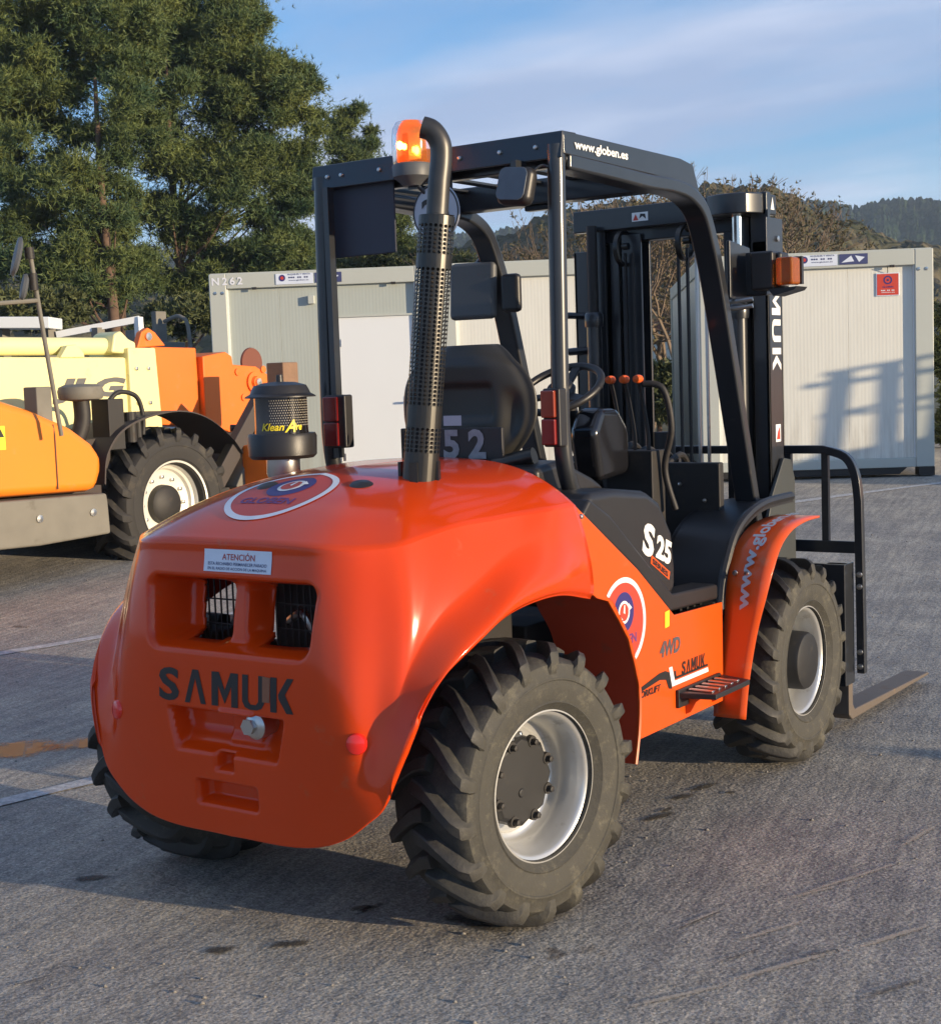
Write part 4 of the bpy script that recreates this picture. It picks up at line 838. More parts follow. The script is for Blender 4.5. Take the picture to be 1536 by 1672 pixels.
# carriage and load backrest
ya=2.40
O('carriage',join(box(-.66,.66,ya-.05,ya,.60,.70),box(-.66,.66,ya-.05,ya,.20,.30),box(.575,.662,ya-.06,ya+.045,.20,.70),box(-.662,-.575,ya-.06,ya+.045,.20,.70),box(-.24,-.16,ya-.14,ya-.05,.2,.72),box(.16,.24,ya-.14,ya-.05,.2,.72)),M_black,FK,bevel=.004)
br=E('load_backrest',None,None,(0,0,0),parent=FK)
for s in (1,-1):
    O('backrest_post',tube(smoothpath([(.690*s,ya+.05,.24),(.688*s,ya+.05,.60),(.684*s,ya+.05,.95)],2)+smoothpath([(.684*s,ya+.05,.95),(.670*s,ya+.05,1.06),(.63*s,ya+.05,1.13),(.54*s,ya+.05,1.160)],4)[1:]+[Vector((.2*s,ya+.05,1.160)),Vector((0,ya+.05,1.160))],.02,rect=(.034,.034),upv=(0,1,0)),M_black,br,bevel=.004)
    for z in (.27,.33,.60,.65): O('backrest_bolt',lathe([(0,-.012),(.011,-.010),(.012,0)],10,'Y',(.690*s,ya+.033,z)),M_steel,br,smooth=True)
    for x in (.545,.385,.13): O('backrest_bar',box((x-.014)*s,(x+.014)*s,ya+.038,ya+.062,.76,1.145),M_black,br)
O('backrest_rail',box(-.67,.67,ya+.035,ya+.065,.735,.785),M_black,br,bevel=.004)
M_fork=mat('worn_fork_steel',(.13,.105,.085),.6,.2,0,dirt=(.20,.14,.09),dirt_amt=.1,dirt_scale=8)
def fork(x):
    return O('fork',prism([(ya-.005,.68),(ya+.035,.68),(ya+.040,.11),(ya+.06,.085),(3.42,.060),(3.45,.050),(3.42,.045),(ya+.03,.045),(ya-.005,.07)],x-.055,x+.055),M_fork,FK,bevel=.006)
fork(.600); fork(-.600)

# ================================================================ BACKGROUND
def px(x,y,d):
    """point at depth d (metres along the camera heading) seen at photo pixel x,y - used once to place far things"""
    return CAM+(r2*((x-768)/2379.66)-u2*((y-836)/2379.66)+fw)*d
# ---- containers
def smudge(w,h):
    # a row of small print too fine to read in the photograph
    return join(*[poly2([(w*k/9,0),(w*(k+.72)/9,0),(w*(k+.72)/9,h),(w*k/9,h)]) for k in (0,1,2,4,5,7,8)])
def container(loc,rz,w,h,dp,wall,label,kind):
    c=E('container',label,'container',loc,rz,group='white portable cabins standing in a row')
    p=.19;tb=.165;bb=.10;inn=.055
    O('corner_post',box(0,p,0,.20,0,h),M_cont,c,bevel=.012); O('corner_post',box(w-p,w,0,.20,0,h),M_cont,c,bevel=.012)
    O('corner_post',box(0,p,dp-.2,dp,0,h),M_cont,c); O('corner_post',box(w-p,w,dp-.2,dp,0,h),M_cont,c)
    O('top_beam',box(p,w-p,.004,.18,h-tb,h-.004),M_cont,c,bevel=.008); O('bottom_beam',box(p,w-p,.006,.18,.0,bb),M_cont,c,bevel=.008)
    O('roof',box(.02,w-.02,.02,dp-.02,h-.012,h+.006),M_cont,c)
    O('side_wall',join(box(.02,.05,.2,dp-.2,.05,h-.05),box(w-.05,w-.02,.2,dp-.2,.05,h-.05),box(.2,w-.2,dp-.05,dp-.02,.05,h-.05)),wall,c)
    O('side_beam',join(box(.0,.1,.2,dp-.2,h-.16,h-.005),box(w-.1,w,.2,dp-.2,h-.16,h-.005)),M_cont,c)
    edges=[p]+([p+.58,1.345] if kind=='door' else [p+.68,p+1.36] if kind!='door' else [])
    segs=[(p,.76,bb,h-tb),(.76,1.345,bb,h-tb),(1.345,w-p,h-.50,h-tb)] if kind=='door' else [(p,p+(w-2*p)/3,bb,h-tb),(p+(w-2*p)/3,p+(w-2*p)*2/3,bb,h-tb),(p+(w-2*p)*2/3,w-p,bb,h-tb)]
    for x0,x1,z0,z1 in segs: O('wall_panel',box(x0+.001,x1-.001,inn,inn+.04,z0,z1),wall,c,bevel=.0025)
    for x in (p,w-p): O('panel_trim',box(x-.012,x+.012,inn-.022,inn-.002,bb,h-tb),M_door,c)
    for x in (.07,.15,w-.15,w-.07): O('corner_bolt',lathe([(0,-.008),(.018,-.006),(.018,0)],12,'Y',(x,0,h-tb-.045)),M_steel,c)
    for x in (.5,w-.42): O('roof_hook',box(x-.025,x+.025,-.012,.006,h-tb-.02,h-tb+.008),M_dark,c,bevel=.004)
    if kind=='door':
        d=O('door',box(1.372,w-p-.03,inn-.012,inn+.03,bb+.01,h-.52),M_door,c,bevel=.004)
        O('door_frame',join(box(1.345,1.372,inn-.03,inn+.03,bb,h-.50),box(1.372,w-p-.03,inn-.03,inn+.03,h-.52,h-.50),box(w-p-.03,w-p-.002,inn-.03,inn+.03,bb,h-.50)),M_cont,c)
        O('door_handle',join(box(w-p-.16,w-p-.06,inn-.075,inn-.055,.98,1.0),box(w-p-.075,w-p-.05,inn-.06,inn-.012,.90,1.06),box(w-p-.13,w-p-.09,inn-.03,inn-.012,.86,.92)),M_steel,d)
        for z in (.35,1.0,1.6): O('door_hinge',join(cyl((1.375,inn-.025,z),(1.375,inn-.025,z+.10),.010,8),box(1.375,1.42,inn-.018,inn-.0135,z+.01,z+.09)),M_steel,d)
        O('door_seal',join(box(1.378,w-p-.036,inn-.0145,inn-.0125,bb+.02,bb+.035),box(w-p-.048,w-p-.036,inn-.0145,inn-.0125,bb+.02,h-.54)),M_cont,d)
        O('vent_box',box(1.08,1.15,inn-.06,inn,h-.36,h-.27),M_cont,c,bevel=.006)
        O('cabin_number',put(text2('N262',1,.03,fit=(.34,.085),space=1.4),(.035,-.003,h-.125),(1,0,0),(0,0,1)),M_white,c)
    def sign(x,z,wd,hh,m,par=c): return O('sticker',box(x,x+wd,-.004,.002,z,z+hh),m,par)
    sx={'door':.74,'plain':1.62-.10,'shade':1.02}[kind]
    s=sign(sx,h-.14,.41,.115,M_lblue); O('sticker_logo',put(ring2(.036,.018,20),(sx+.07,-.006,h-.072),(1,0,0),(0,0,1)),M_blue,s); O('sticker_logo',put(poly2(disc2(.018,16)),(sx+.07,-.0065,h-.072),(1,0,0),(0,0,1)),M_lred,s)
    O('sticker_text',put(join(mv2(text2('ALQUILER Y VENTA',1,.01,fit=(.25,.020)),.13,.035),mv2(smudge(.22,.016),.14,.005),mv2(text2('www.globen.es',1,.01,fit=(.22,.018)),.14,-.028)),(sx,-.006,h-.082),(1,0,0),(0,0,1)),M_navy,s)
    s=sign(sx+.43,h-.135,.29,.108,M_navy); O('sticker_picture',put(join(poly2([(.02,.02),(.12,.09),(.15,.03)]),poly2([(.16,.09),(.26,.07),(.2,.02)])),(sx+.43,-.006,h-.135),(1,0,0),(0,0,1)),M_lblue,s)
    if kind=='shade':
        s=O('red_sign',box(1.83,2.07,inn-.012,inn-.002,h-.475,h-.235),M_lblue,c,bevel=.004); O('sign_face',box(1.84,2.06,inn-.014,inn-.0125,h-.465,h-.245),M_lred,s)
        O('sign_mark',put(join(ring2(.045,.030,24,.11,.155),poly2(disc2(.012,12,.11,.155)),mv2(text2('GLOBEN',1,.02,fit=(.11,.018)),.055,.075)),(1.84,inn-.0150,h-.465),(1,0,0),(0,0,1)),M_blue,s)
        O('sign_text',put(join(mv2(smudge(.14,.012),.04,.042),mv2(text2('globen.es',1,.02,fit=(.14,.014)),.04,.02)),(1.84,inn-.0150,h-.465),(1,0,0),(0,0,1)),M_white,s)
        O('sign_cord',tube([(1.95,inn-.012,h-.235),(1.94,-.01,h-.17)],.004,6),M_dark,s)
        O('skid',join(prism([(.2,.0),(w-.28,.0),(w-.36,-.07),(.2,-.07)],.02,.16,'Y'),box(w-.16,w,0,.2,-.09,.0),box(0,.16,0,.2,-.09,.0)),M_dark,c)
    return c
a1=px(340,448,15.9); ang=.56
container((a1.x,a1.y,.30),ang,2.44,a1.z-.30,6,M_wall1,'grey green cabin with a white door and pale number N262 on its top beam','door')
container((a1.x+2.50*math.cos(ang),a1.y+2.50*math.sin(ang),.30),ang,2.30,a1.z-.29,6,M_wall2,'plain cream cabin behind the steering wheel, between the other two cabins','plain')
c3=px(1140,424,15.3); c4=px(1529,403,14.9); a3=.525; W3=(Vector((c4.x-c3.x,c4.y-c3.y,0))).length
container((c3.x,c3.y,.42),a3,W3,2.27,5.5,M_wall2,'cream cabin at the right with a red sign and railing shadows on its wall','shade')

# ---- telehandler
TX0=(-6.6,3.6,0.0)
M_tf0=mat('cover_gap',(.10,.05,.03),.6)
TH=E('telehandler','orange and cream telescopic handler parked left behind the forklift','telehandler',TX0)
def tg(g): return [(p[0]-TX0[0],p[1]-TX0[1],p[2]-TX0[2]) for p in g[0]],g[1]
def T(name,g,m,par=None,**k): return O(name,tg(g),m,par or TH,**k)
T('engine_cover',prism([(1.0,.83),(1.0,1.58),(1.9,1.66),(2.7,1.60),(3.34,1.48),(3.65,1.385),(3.98,1.25),(4.16,1.13),(4.26,1.01),(4.24,.90),(4.18,.755)],-5.90,-6.75),M_torg,bevel=.07,ang=50)
T('warning_label',put(poly2([(0,0),(.08,0),(.08,.17),(0,.17)]),(-5.895,3.28,1.12),(0,1,0),(0,0,1)),M_yel); T('warning_label',put(poly2([(.01,.09),(.07,.09),(.04,.15)]),(-5.893,3.28,1.12),(0,1,0),(0,0,1)),M_blk)
for y in (3.1,3.8): T('cover_seam',tube([(-5.897,y,.80),(-5.897,y,1.2),(-5.91,y,1.45 if y<3.5 else 1.28)],.006,6),M_tf0)
T('cover_handle',join(box(-5.90,-5.87,3.22,3.26,1.0,1.10)),M_tf0,bevel=.005)
for y in (2.4,3.0,3.6,4.1): T('beam_bolt',lathe([(.03,0),(.03,.015),(0,.018)],8,'X',(-5.882,y,.60)),M_steel)
T('counter_beam',prism([(1.0,.80),(4.25,.735),(4.26,.66),(4.27,.42),(3.6,.40),(1.0,.47)],-5.88,-6.35),M_tgrey,bevel=.02)
T('chassis',join(box(-7.6,-6.4,1.2,6.6,.45,.95),box(-7.9,-6.1,3.7,4.4,.5,1.0)),mat('telehandler_chassis',(.05,.035,.03),.7,dirt=(.10,.08,.06),dirt_amt=.1),bevel=.02)
T('boom',prism([(1.0,1.24),(5.44,1.19),(5.44,1.80),(1.0,1.84)],-6.90,-7.35),M_cream,bevel=.02)
T('boom_tube',cyl((-7.05,1.0,1.905),(-7.05,5.40,1.90),.075,28),M_cream,smooth=True)
T('boom_collar',prism([(5.44,1.16),(5.80,1.13),(5.76,1.88),(5.44,1.88)],-6.87,-7.38),M_cream,bevel=.015)
T('boom_hose',tube(smoothpath([(-6.86,2.0,1.50),(-6.86,3.2,1.46),(-6.86,4.0,1.30),(-6.86,4.3,1.22)]),.018,8),M_dark,smooth=True)
T('boom_hose',tube(smoothpath([(-6.84,5.9,1.30),(-6.80,6.2,1.12),(-6.80,6.6,1.08),(-6.84,7.0,1.25)]),.02,8),M_dark,smooth=True)
T('collar_cap',prism([(5.30,1.84),(5.34,2.0),(5.42,2.03),(5.50,1.96),(5.58,1.93),(5.58,1.82)],-6.92,-7.2),M_cream,bevel=.02)
T('boom_bracket',prism([(4.72,1.80),(4.80,1.90),(4.90,1.91),(4.97,1.84),(4.98,1.80)],-6.89,-6.96),M_cream,bevel=.01)
for y in (5.52,5.66):
    for z in (1.40,1.70): T('boom_bolt',lathe([(.018,0),(.018,.01),(0,.012)],10,'X',(-6.868,y,z)),M_steel)
T('lettering',put(text2('JLG',1,.05,shear=.25,fit=(.80,.21)),(-6.895,4.62,1.42),(0,1,0),(0,0,1)),mat('dark_grey_print',(.11,.11,.11),.5),label='grey lettering on the cream boom')
T('boom_stripe',put(([(0,0),(.9,-.55),(1.0,-.52),(.30,.02)],[(0,1,2,3)]),(-6.895,3.3,1.80),(0,1,0),(0,0,1)),M_dgrey)
T('boom_extension',prism([(5.78,1.20),(6.32,1.16),(6.30,1.88),(5.76,1.89)],-6.92,-7.3),M_torg2,bevel=.012)
T('boom_lug',prism([(5.60,1.88),(5.66,2.02),(5.74,2.06),(5.82,2.02),(5.94,1.90)],-6.93,-7.0),M_torg2,bevel=.01); T('lug_pin',lathe([(.035,0),(.035,.02),(0,.022)],16,'X',(-6.93,5.73,1.98)),M_steel)
T('boom_head',prism([(6.32,1.18),(6.32,1.80),(6.62,1.84),(6.70,1.80),(6.71,1.72),(7.02,1.70),(7.22,1.60),(7.20,1.25),(6.95,.95),(6.75,.98),(6.60,1.10)],-6.86,-7.30),M_torg2,bevel=.012)
T('head_pin',lathe([(.10,0),(.10,.02),(.06,.022),(.05,.05),(0,.052)],24,'X',(-6.858,6.98,1.55)),M_torg2,smooth=True,ang=30)
T('head_pin',lathe([(.04,.03),(.035,.075),(0,.078)],12,'X',(-6.86,6.98,1.55)),M_steel)
for dy,dz in ((-.22,.10),(.13,.12),(-.15,-.14),(.14,-.13)): T('head_bolt',lathe([(.035,0),(.035,.012),(0,.014)],12,'X',(-6.858,6.98+dy,1.55+dz)),M_torg2)
T('warning_label',put(poly2([(0,0),(.09,0),(.09,.22),(0,.22)]),(-6.856,6.92,1.18),(0,1,0),(0,0,1)),M_yel)
T('round_tag',lathe([(0,0),(.14,0),(.145,-.02),(0,-.02)],28,'X',(-7.0,7.12,1.74)),M_rust,smooth=True,ang=30)
def twheel(y,x,side):
    w=E('wheel',None,None,(x-TX0[0],y-TX0[1],.57),0,parent=TH); k=.640/.39
    O('tyre',([(p[0]*k*1.05,p[1]*k,p[2]*k) for p in TG[side][0]],TG[side][1]),M_tyre_t,w,smooth=True,ang=32)
    rg=lathe([(.345,.205*side),(.368,.212*side),(.366,.195*side),(.345,.18*side),(.338,.14*side),(.322,.125*side),(.316,.09*side),(.295,.08*side),(.285,.05*side),(.26,.04*side),(.15,.04*side)],64,'X')
    O('rim',rg,mat('cream_rim',(.78,.76,.68),.4,.3,0,dirt=(.3,.27,.2),dirt_amt=.08),w,smooth=True,ang=40)
    O('hub',lathe([(.0,.13*side),(.12,.125*side),(.155,.10*side),(.165,.0),(.17,-.03*side)],32,'X'),M_dark,w,smooth=True,ang=40)
    for q in range(12):
        a=2*PI*q/12; O('wheel_nut',lathe([(0,.068*side),(.016,.065*side),(.018,.03*side)],8,'X',(0,.225*math.cos(a),.225*math.sin(a))),M_steel,w)
M_tyre_t=mat('large_tyre_rubber',(.030,.028,.026),.8,0,0,dirt=(.12,.105,.08),dirt_amt=.2,dirt_scale=4,bump=.3,bscale=20)
twheel(5.08,-6.21,1); twheel(5.08,-7.75,-1); twheel(2.25,-6.21,1); twheel(2.25,-7.75,-1)
mp_=smoothpath([(0,4.32,.80),(0,4.36,1.02),(0,4.52,1.20),(0,4.80,1.30),(0,5.15,1.335),(0,5.45,1.27),(0,5.72,1.10),(0,5.86,.95)],5)
M_tf=mat('telehandler_mudguard',(.045,.035,.032),.65)
T('mudguard',arcgeo(-5.98,-6.48,.02,mp_),M_tf,smooth=True,ang=50)
T('mudguard_side',prism([(4.24,1.12),(4.60,1.16),(4.55,.6),(4.20,.55)],-6.2,-6.5),M_tf)
T('air_intake',lathe([(0,1.575),(.12,1.57),(.165,1.55),(.175,1.52),(.17,1.47),(.16,1.455),(.06,1.44),(.05,1.40)],32,'Z',(-6.15,4.28,0)),M_tgrey,smooth=True,ang=40)
T('intake_pipe',tube(smoothpath([(-6.15,4.28,1.45),(-6.15,4.28,1.28),(-6.18,4.22,1.12),(-6.25,4.10,1.0)]),.065,14),M_dark,smooth=True)
T('valve_box',join(box(-6.25,-6.05,4.46,4.62,1.05,1.45),tube(smoothpath([(-6.1,4.50,1.42),(-6.1,4.62,1.50),(-6.1,4.80,1.46),(-6.1,4.86,1.30),(-6.1,4.85,1.15)]),.02,8)),M_dark,bevel=.01)
T('valve_box',join(cyl((-6.1,4.72,1.1),(-6.1,4.72,1.34),.05),cyl((-6.1,4.80,1.1),(-6.1,4.80,1.30),.03)),M_dark)
T('grey_box',box(-6.1,-5.95,3.70,3.84,1.25,1.56),M_tgrey,bevel=.01)
T('mirror_pole',tube([(-5.7,3.70,1.20),(-5.7,3.60,1.9),(-5.7,3.52,2.50)],.016,10),M_tgrey,smooth=True)
T('pole_clamp',cyl((-5.7,3.535,2.24),(-5.7,3.53,2.36),.032),M_dark,smooth=True)
T('pole_clamp',cyl((-5.7,3.517,2.46),(-5.7,3.512,2.54),.034),M_dark,smooth=True)
T('pole_arm',tube([(-5.7,3.56,2.17),(-5.7,3.2,2.14),(-5.7,2.6,2.10)],.016,8),M_tgrey,smooth=True)
def omir(c,a,b,t): 
    q=Matrix.Translation(Vector(c)-Vector(TX0))@Matrix.Rotation(t,4,'X')@Matrix.Rotation(R_(62),4,'Z'); O('mirror',xf(lathe([(0,.02),(a*.7,.018),(a,.0),(a*.9,-.02),(0,-.03)],28,'X'),q@Matrix.Diagonal((1,1,b/a,1))),M_mir,TH,smooth=True,ang=50)
omir((-5.7,3.41,2.47),.09,.15,R_(-18)); omir((-5.7,3.455,2.26),.06,.10,R_(-16))
p1=px(458,592,13.0);p2=px(452,640,13.0);p3=px(378,800,12.6)
T('loader_post',([*[(q[0],q[1],q[2]) for q in box(p1.x-.10,p1.x+.10,p1.y-.08,p1.y+.12,p1.z-.45,p1.z)[0]]],box(0,1,0,1,0,1)[1]),M_wood,bevel=.01)
T('loader_arm',tube([(p2.x-.04,p2.y,p2.z+.05),(p3.x,p3.y,p3.z)],.05,rect=(.22,.12)),M_tgrey,bevel=.012)
p4=px(432,640,12.8);p5=px(352,790,12.4); T('loader_arm',tube([tuple(p4),tuple(p5)],.05,rect=(.10,.14)),M_tf,bevel=.01)
p6=px(430,700,12.8); T('loader_link',tube([(p6.x,p6.y,p6.z),(p6.x-.15,p6.y-.25,p6.z+.02)],.03,8),M_tf); 
pa=px(425,760,12.6); T('loader_bracket',box(pa.x-.12,pa.x+.2,pa.y-.1,pa.y+.1,pa.z-.35,pa.z+.18),M_torg2,bevel=.02)

# ---- vehicles and gear behind the telehandler
def van(loc,rz,col,label,L=4.4,H=1.75):
    c=E('parked_van',label,'van',loc,rz); m=mat('van_paint',col,.3,0,.5); gl=mat('van_glass',(.03,.035,.04),.08)
    prof=[(0,.35),(0,.75),(.12,.98),(.95,1.08),(1.55,H-.06),(1.9,H),(L-.25,H),(L-.05,H-.25),(L,.5),(L,.35)]
    O('body',prism([(x,z) for x,z in prof],-.85,.85,'Y'),m,c,bevel=.05)
    O('windscreen',prism([(1.05,1.12),(1.55,H-.14),(1.60,H-.14),(1.10,1.12)],-.70,.70,'Y'),gl,c).location=(-.04,0,.01)
    for s in (-.86,.86): O('side_window',prism([(1.25,1.12),(1.65,H-.15),(L-.5,H-.15),(L-.4,1.12)],s-.004,s+.004,'Y'),gl,c)
    for x in (.8,L-.8):
        for s in (-.78,.78): w=O('wheel',lathe([(.0,-.1),(.28,-.1),(.32,-.07),(.32,.07),(.28,.1),(0,.1)],24,'Y',(x,s,.32)),M_dark,c,smooth=True,ang=40)
    return c
q=px(240,560,20.); van((q.x,q.y,float(gz(q.x,q.y))),.75,(.70,.74,.78),'white van parked beyond the orange boom, left of the first cabin')
q=px(300,590,18.6); van((q.x,q.y,float(gz(q.x,q.y))),.62,(.09,.045,.035),'dark brown van parked close against the first cabin',3.2,1.62)
def platform(label):
    a=px(-30,528,15.5);b=px(92,528,15.5);c=px(228,518,15.5)
    g=E('white_trailer',label,'trailer',(a.x,a.y,0)); 
    def t(n,gg,m,**k): return O(n,([(p[0]-a.x,p[1]-a.y,p[2]) for p in gg[0]],gg[1]),m,g,**k)
    t('trailer_deck',tube([tuple(a+Vector((0,0,0))),tuple(b)],.1,rect=(.5,.12)),M_door,bevel=.01)
    t('draw_bar',tube([tuple(b-Vector((0,0,.12))),tuple(c-Vector((0,0,.02)))],.03,rect=(.05,.07)),M_door)
    t('end_post',tube([tuple(px(226,518,15.5)),tuple(px(229,556,15.5))],.03,rect=(.07,.07)),M_door)
    for x in (5,80,160): u=px(x,535,15.5); t('leg',box(u.x-.05,u.x+.05,u.y-.05,u.y+.05,float(gz(u.x,u.y)),u.z),M_tgrey)
platform('white flat trailer with a long draw bar behind the cream boom')
q=px(262,560,21); g=E('grey_machine','small grey machine frame standing between the trailer and the vans','machine',(q.x,q.y,0))
O('frame',join(box(-.3,.3,-.2,.2,.3,float(q.z)),box(-.05,.05,-.1,.1,float(q.z),float(q.z)+.45),box(-.5,-.1,-.2,.2,.3,float(q.z)+.2),tube(smoothpath([(.1,0,q.z+.3),(.45,0,q.z+.35),(.6,0,q.z),(.6,0,.4)]),.03,8)),M_tgrey,g,bevel=.01)

# ---- access platform out of frame on the right: its railings shade the cabin
def c3pt(x,y,t):
    n=Vector((math.sin(a3),-math.cos(a3),0)); o=Vector((c3.x,c3.y,0))-n*.05; dr=(px(x,y,1)-CAM); return CAM+dr*((o-CAM).dot(n)/dr.dot(n))+sdir*t
aw=E('unseen_access_platform','platform machine with railings standing right of the third cabin, outside the picture','platform',(4.6,12.2,0))
def A(n,g,m,**k): return O(n,([(p[0]-4.6,p[1]-12.2,p[2]) for p in g[0]],g[1]),m,aw,**k)
t0=6.2
for (x0,y0),(x1,y1),r in (((1318,631),(1560,600),.028),((1348,611),(1560,574),.022),((1341,680),(1560,638),.022),((1375,676),(1560,664),.018)):
    A('rail',tube([tuple(c3pt(x0,y0,t0)),tuple(c3pt(x1,y1,t0))],r,8),M_tgrey)
for (x0,y0),(x1,y1) in (((1374,612),(1353,750)),((1455,592),(1448,740)),((1535,570),(1505,740))):
    A('post',tube([tuple(c3pt(x0,y0,t0)),tuple(c3pt(x1,y1,t0))],.05,rect=(.10,.10)),M_tgrey)
bl=[c3pt(1335,744,t0),c3pt(1560,703,t0),c3pt(1560,860,t0),c3pt(1335,860,t0)]
back=Vector((1.0,-.4,0))
A('body',([tuple(q) for q in bl]+[tuple(q+back) for q in bl],[(0,1,2,3),(7,6,5,4),(0,4,5,1),(1,5,6,2),(2,6,7,3),(3,7,4,0)]),M_torg)
for (x,y,h) in ((6.4,2.82,.78),(9.5,4.72,1.15)):  # added unseen posts, heights set by the shadow strips they throw
    b=E('shadow_post','short post added for its shadow, nearest the forklift, outside the picture' if h<1 else 'taller post added for its shadow, further back, outside the picture',"shadow_post",(x,y,float(gz(x,y))),group='added shadow posts right of the forklift'); O('post',lathe([(.08,0),(.08,h-.03),(.05,h),(0,h)],16),M_tgrey,b,smooth=True)

# ---- trees
def leaf_mat(name,c0,c1,c2=None,sc=.9):
    m,n,b=new_mat(name); L=n.links.new; N=n.nodes.new; tc=N('ShaderNodeTexCoord'); t=N('ShaderNodeTexNoise'); t.inputs['Scale'].default_value=sc; t.inputs['Detail'].default_value=6; t.inputs['Roughness'].default_value=.75; L(tc.outputs['Object'],t.inputs[0])
    q=N('ShaderNodeValToRGB'); q.color_ramp.elements[0].position=.36; q.color_ramp.elements[0].color=(*c0,1); q.color_ramp.elements[1].position=.66; q.color_ramp.elements[1].color=(*c1,1); L(t.outputs[0],q.inputs[0]); L(q.outputs[0],b.inputs['Base Color']); b.inputs['Roughness'].default_value=.6; b.inputs['Specular IOR Level'].default_value=.25; return m
M_pine=leaf_mat('pine_needles',(.036,.078,.038),(.155,.180,.045)); M_bark=mat('pine_bark',(.12,.075,.05),.9,var=.5,scale=6,bump=.6,bscale=14)
M_twig=mat('grey_brown_twig',(.17,.125,.085),.85,var=.4,scale=3); M_bud=leaf_mat('dry_olive_leaves',(.085,.070,.035),(.17,.15,.075),sc=1.4)
M_bush=leaf_mat('olive_bush_leaves',(.045,.062,.025),(.12,.13,.05),sc=1.2)
def tufts(cens,rads,per,size,nn=6,width=.16,flat=.62):
    """needle sprays spread through clump volumes -> triangles"""
    C=np.repeat(cens,per,axis=0); Rr=np.repeat(rads,per); n=len(C)
    d=rng.normal(size=(n,3)); d/=np.linalg.norm(d,axis=1)[:,None]; rad=Rr*np.abs(rng.normal(size=n))*.50; P=C+d*rad[:,None]*np.array([1,1,flat])
    P=np.repeat(P,nn,axis=0); D=np.repeat(d,nn,axis=0)*.7+rng.normal(size=(n*nn,3))*.75+np.array([0,0,.35]); D/=np.linalg.norm(D,axis=1)[:,None]
    s=size*rng.uniform(.6,1.35,n*nn)[:,None]; side=np.cross(D,rng.normal(size=(n*nn,3))); side/=np.linalg.norm(side,axis=1)[:,None]
    V=np.stack([P-side*s*width*.5,P+side*s*width*.5,P+D*s],1).reshape(-1,3); F=np.arange(len(V)).reshape(-1,3); return V,F
def pine(loc,H,crown,label,per=560,size=.115,trunk_r=.16,seed=1,lean=(0,0)):
    """crown: list of (x,y,z,rx,rz,count) lobes in local coordinates"""
    global rng; rng=np.random.default_rng(seed)
    t=E('pine_tree',label,'tree',loc,0,group='pine trees behind the yard'); cs=[];rs=[]
    for (x,y,z,rx,rz,n) in crown:
        d=rng.normal(size=(n,3)); d/=np.linalg.norm(d,axis=1)[:,None]; r=rng.random(n)**.30
        cs.append(np.array([x,y,z])+d*np.array([rx,rx,rz])*r[:,None]); rs.append(rng.uniform(.35,1.0,n)*min(1,.35+rx*.30))
    cs=np.concatenate(cs);rs=np.concatenate(rs); V,F=tufts(cs,rs,per,size); arr_obj('crown',V,F,M_pine,t)
    tip=Vector((lean[0],lean[1],H*.66)); tr=smoothpath([(0,0,-.3),(.1,.05,H*.2),(lean[0]*.4,lean[1]*.4,H*.45),tuple(tip)],5)
    O('trunk',tube(tr,[trunk_r*(1-.85*i/len(tr)) for i in range(len(tr))],10),M_bark,t,smooth=True)
    gs=[]
    for c in [q for q in cs[::3] if q[2]<H*.52]:
        zz=max(H*.16,min(c[2]-.5,H*.8)*.85); k=min(len(tr)-1,int(zz/H/.66*len(tr))); a=tr[k]; mid=(a+Vector(c))/2+Vector((0,0,-.15)); e=a.lerp(Vector(c),.8); gs.append(tube(smoothpath([tuple(a),tuple(mid),tuple(e)],3),[.035,.032,.03,.025,.02,.015,.01],5))
    O('limb',join(*gs),M_bark,t,kind='stuff')
def gp(x,d):
    q=px(x,640,d); return (q.x,q.y,float(gz(q.x,q.y)))
def lobes(base,lst,d):
    """lobes given as photo pixels (x,y,half width,half height,count) at depth d"""
    out=[]
    for x,y,w,h,n in lst:
        q=px(x,y,d); out.append((q.x-base[0],q.y-base[1],q.z-base[2],w*d/2379.66,h*d/2379.66,n))
    return out
b=gp(185,29); pine(b,11,lobes(b,[(120,-20,120,60,24),(190,60,60,90,18),(80,60,130,110,34),(40,220,120,110,34),(110,330,110,90,30),(60,420,110,70,22),(160,440,80,60,18),(210,180,70,110,18)],29),'broad dark pine at the left edge, its trunk rising behind the telehandler boom',seed=3)
b=gp(300,32); pine(b,12.5,lobes(b,[(310,40,110,110,34),(390,90,90,90,28),(300,-10,120,60,26),(240,60,60,80,18),(300,190,130,90,36),(430,200,95,90,32),(370,300,150,80,38),(470,330,65,80,20),(250,380,90,70,20),(440,420,90,50,20),(330,460,80,40,12),(500,160,30,60,8)],32),'tallest pine behind the first cabin, with the widest crown',seed=5)
b=gp(590,37); pine(b,9.5,lobes(b,[(575,215,38,50,14),(590,290,60,60,24),(620,330,45,60,18),(560,380,60,50,18),(640,400,30,30,8)],37),'smaller pine furthest to the right, rising behind the beacon',seed=8,per=420)
b=gp(-60,34); pine(b,13,lobes(b,[(-40,120,100,140,30),(20,80,70,90,20),(-30,320,120,120,26)],34),'dark pine cut by the left edge of the picture behind the broad pine',seed=11,per=300)
b=gp(205,30.5); pine(b,6.5,lobes(b,[(200,440,60,40,12)],30.5),'slim pine trunk beside the broad pine at the left',seed=12,trunk_r=.12)
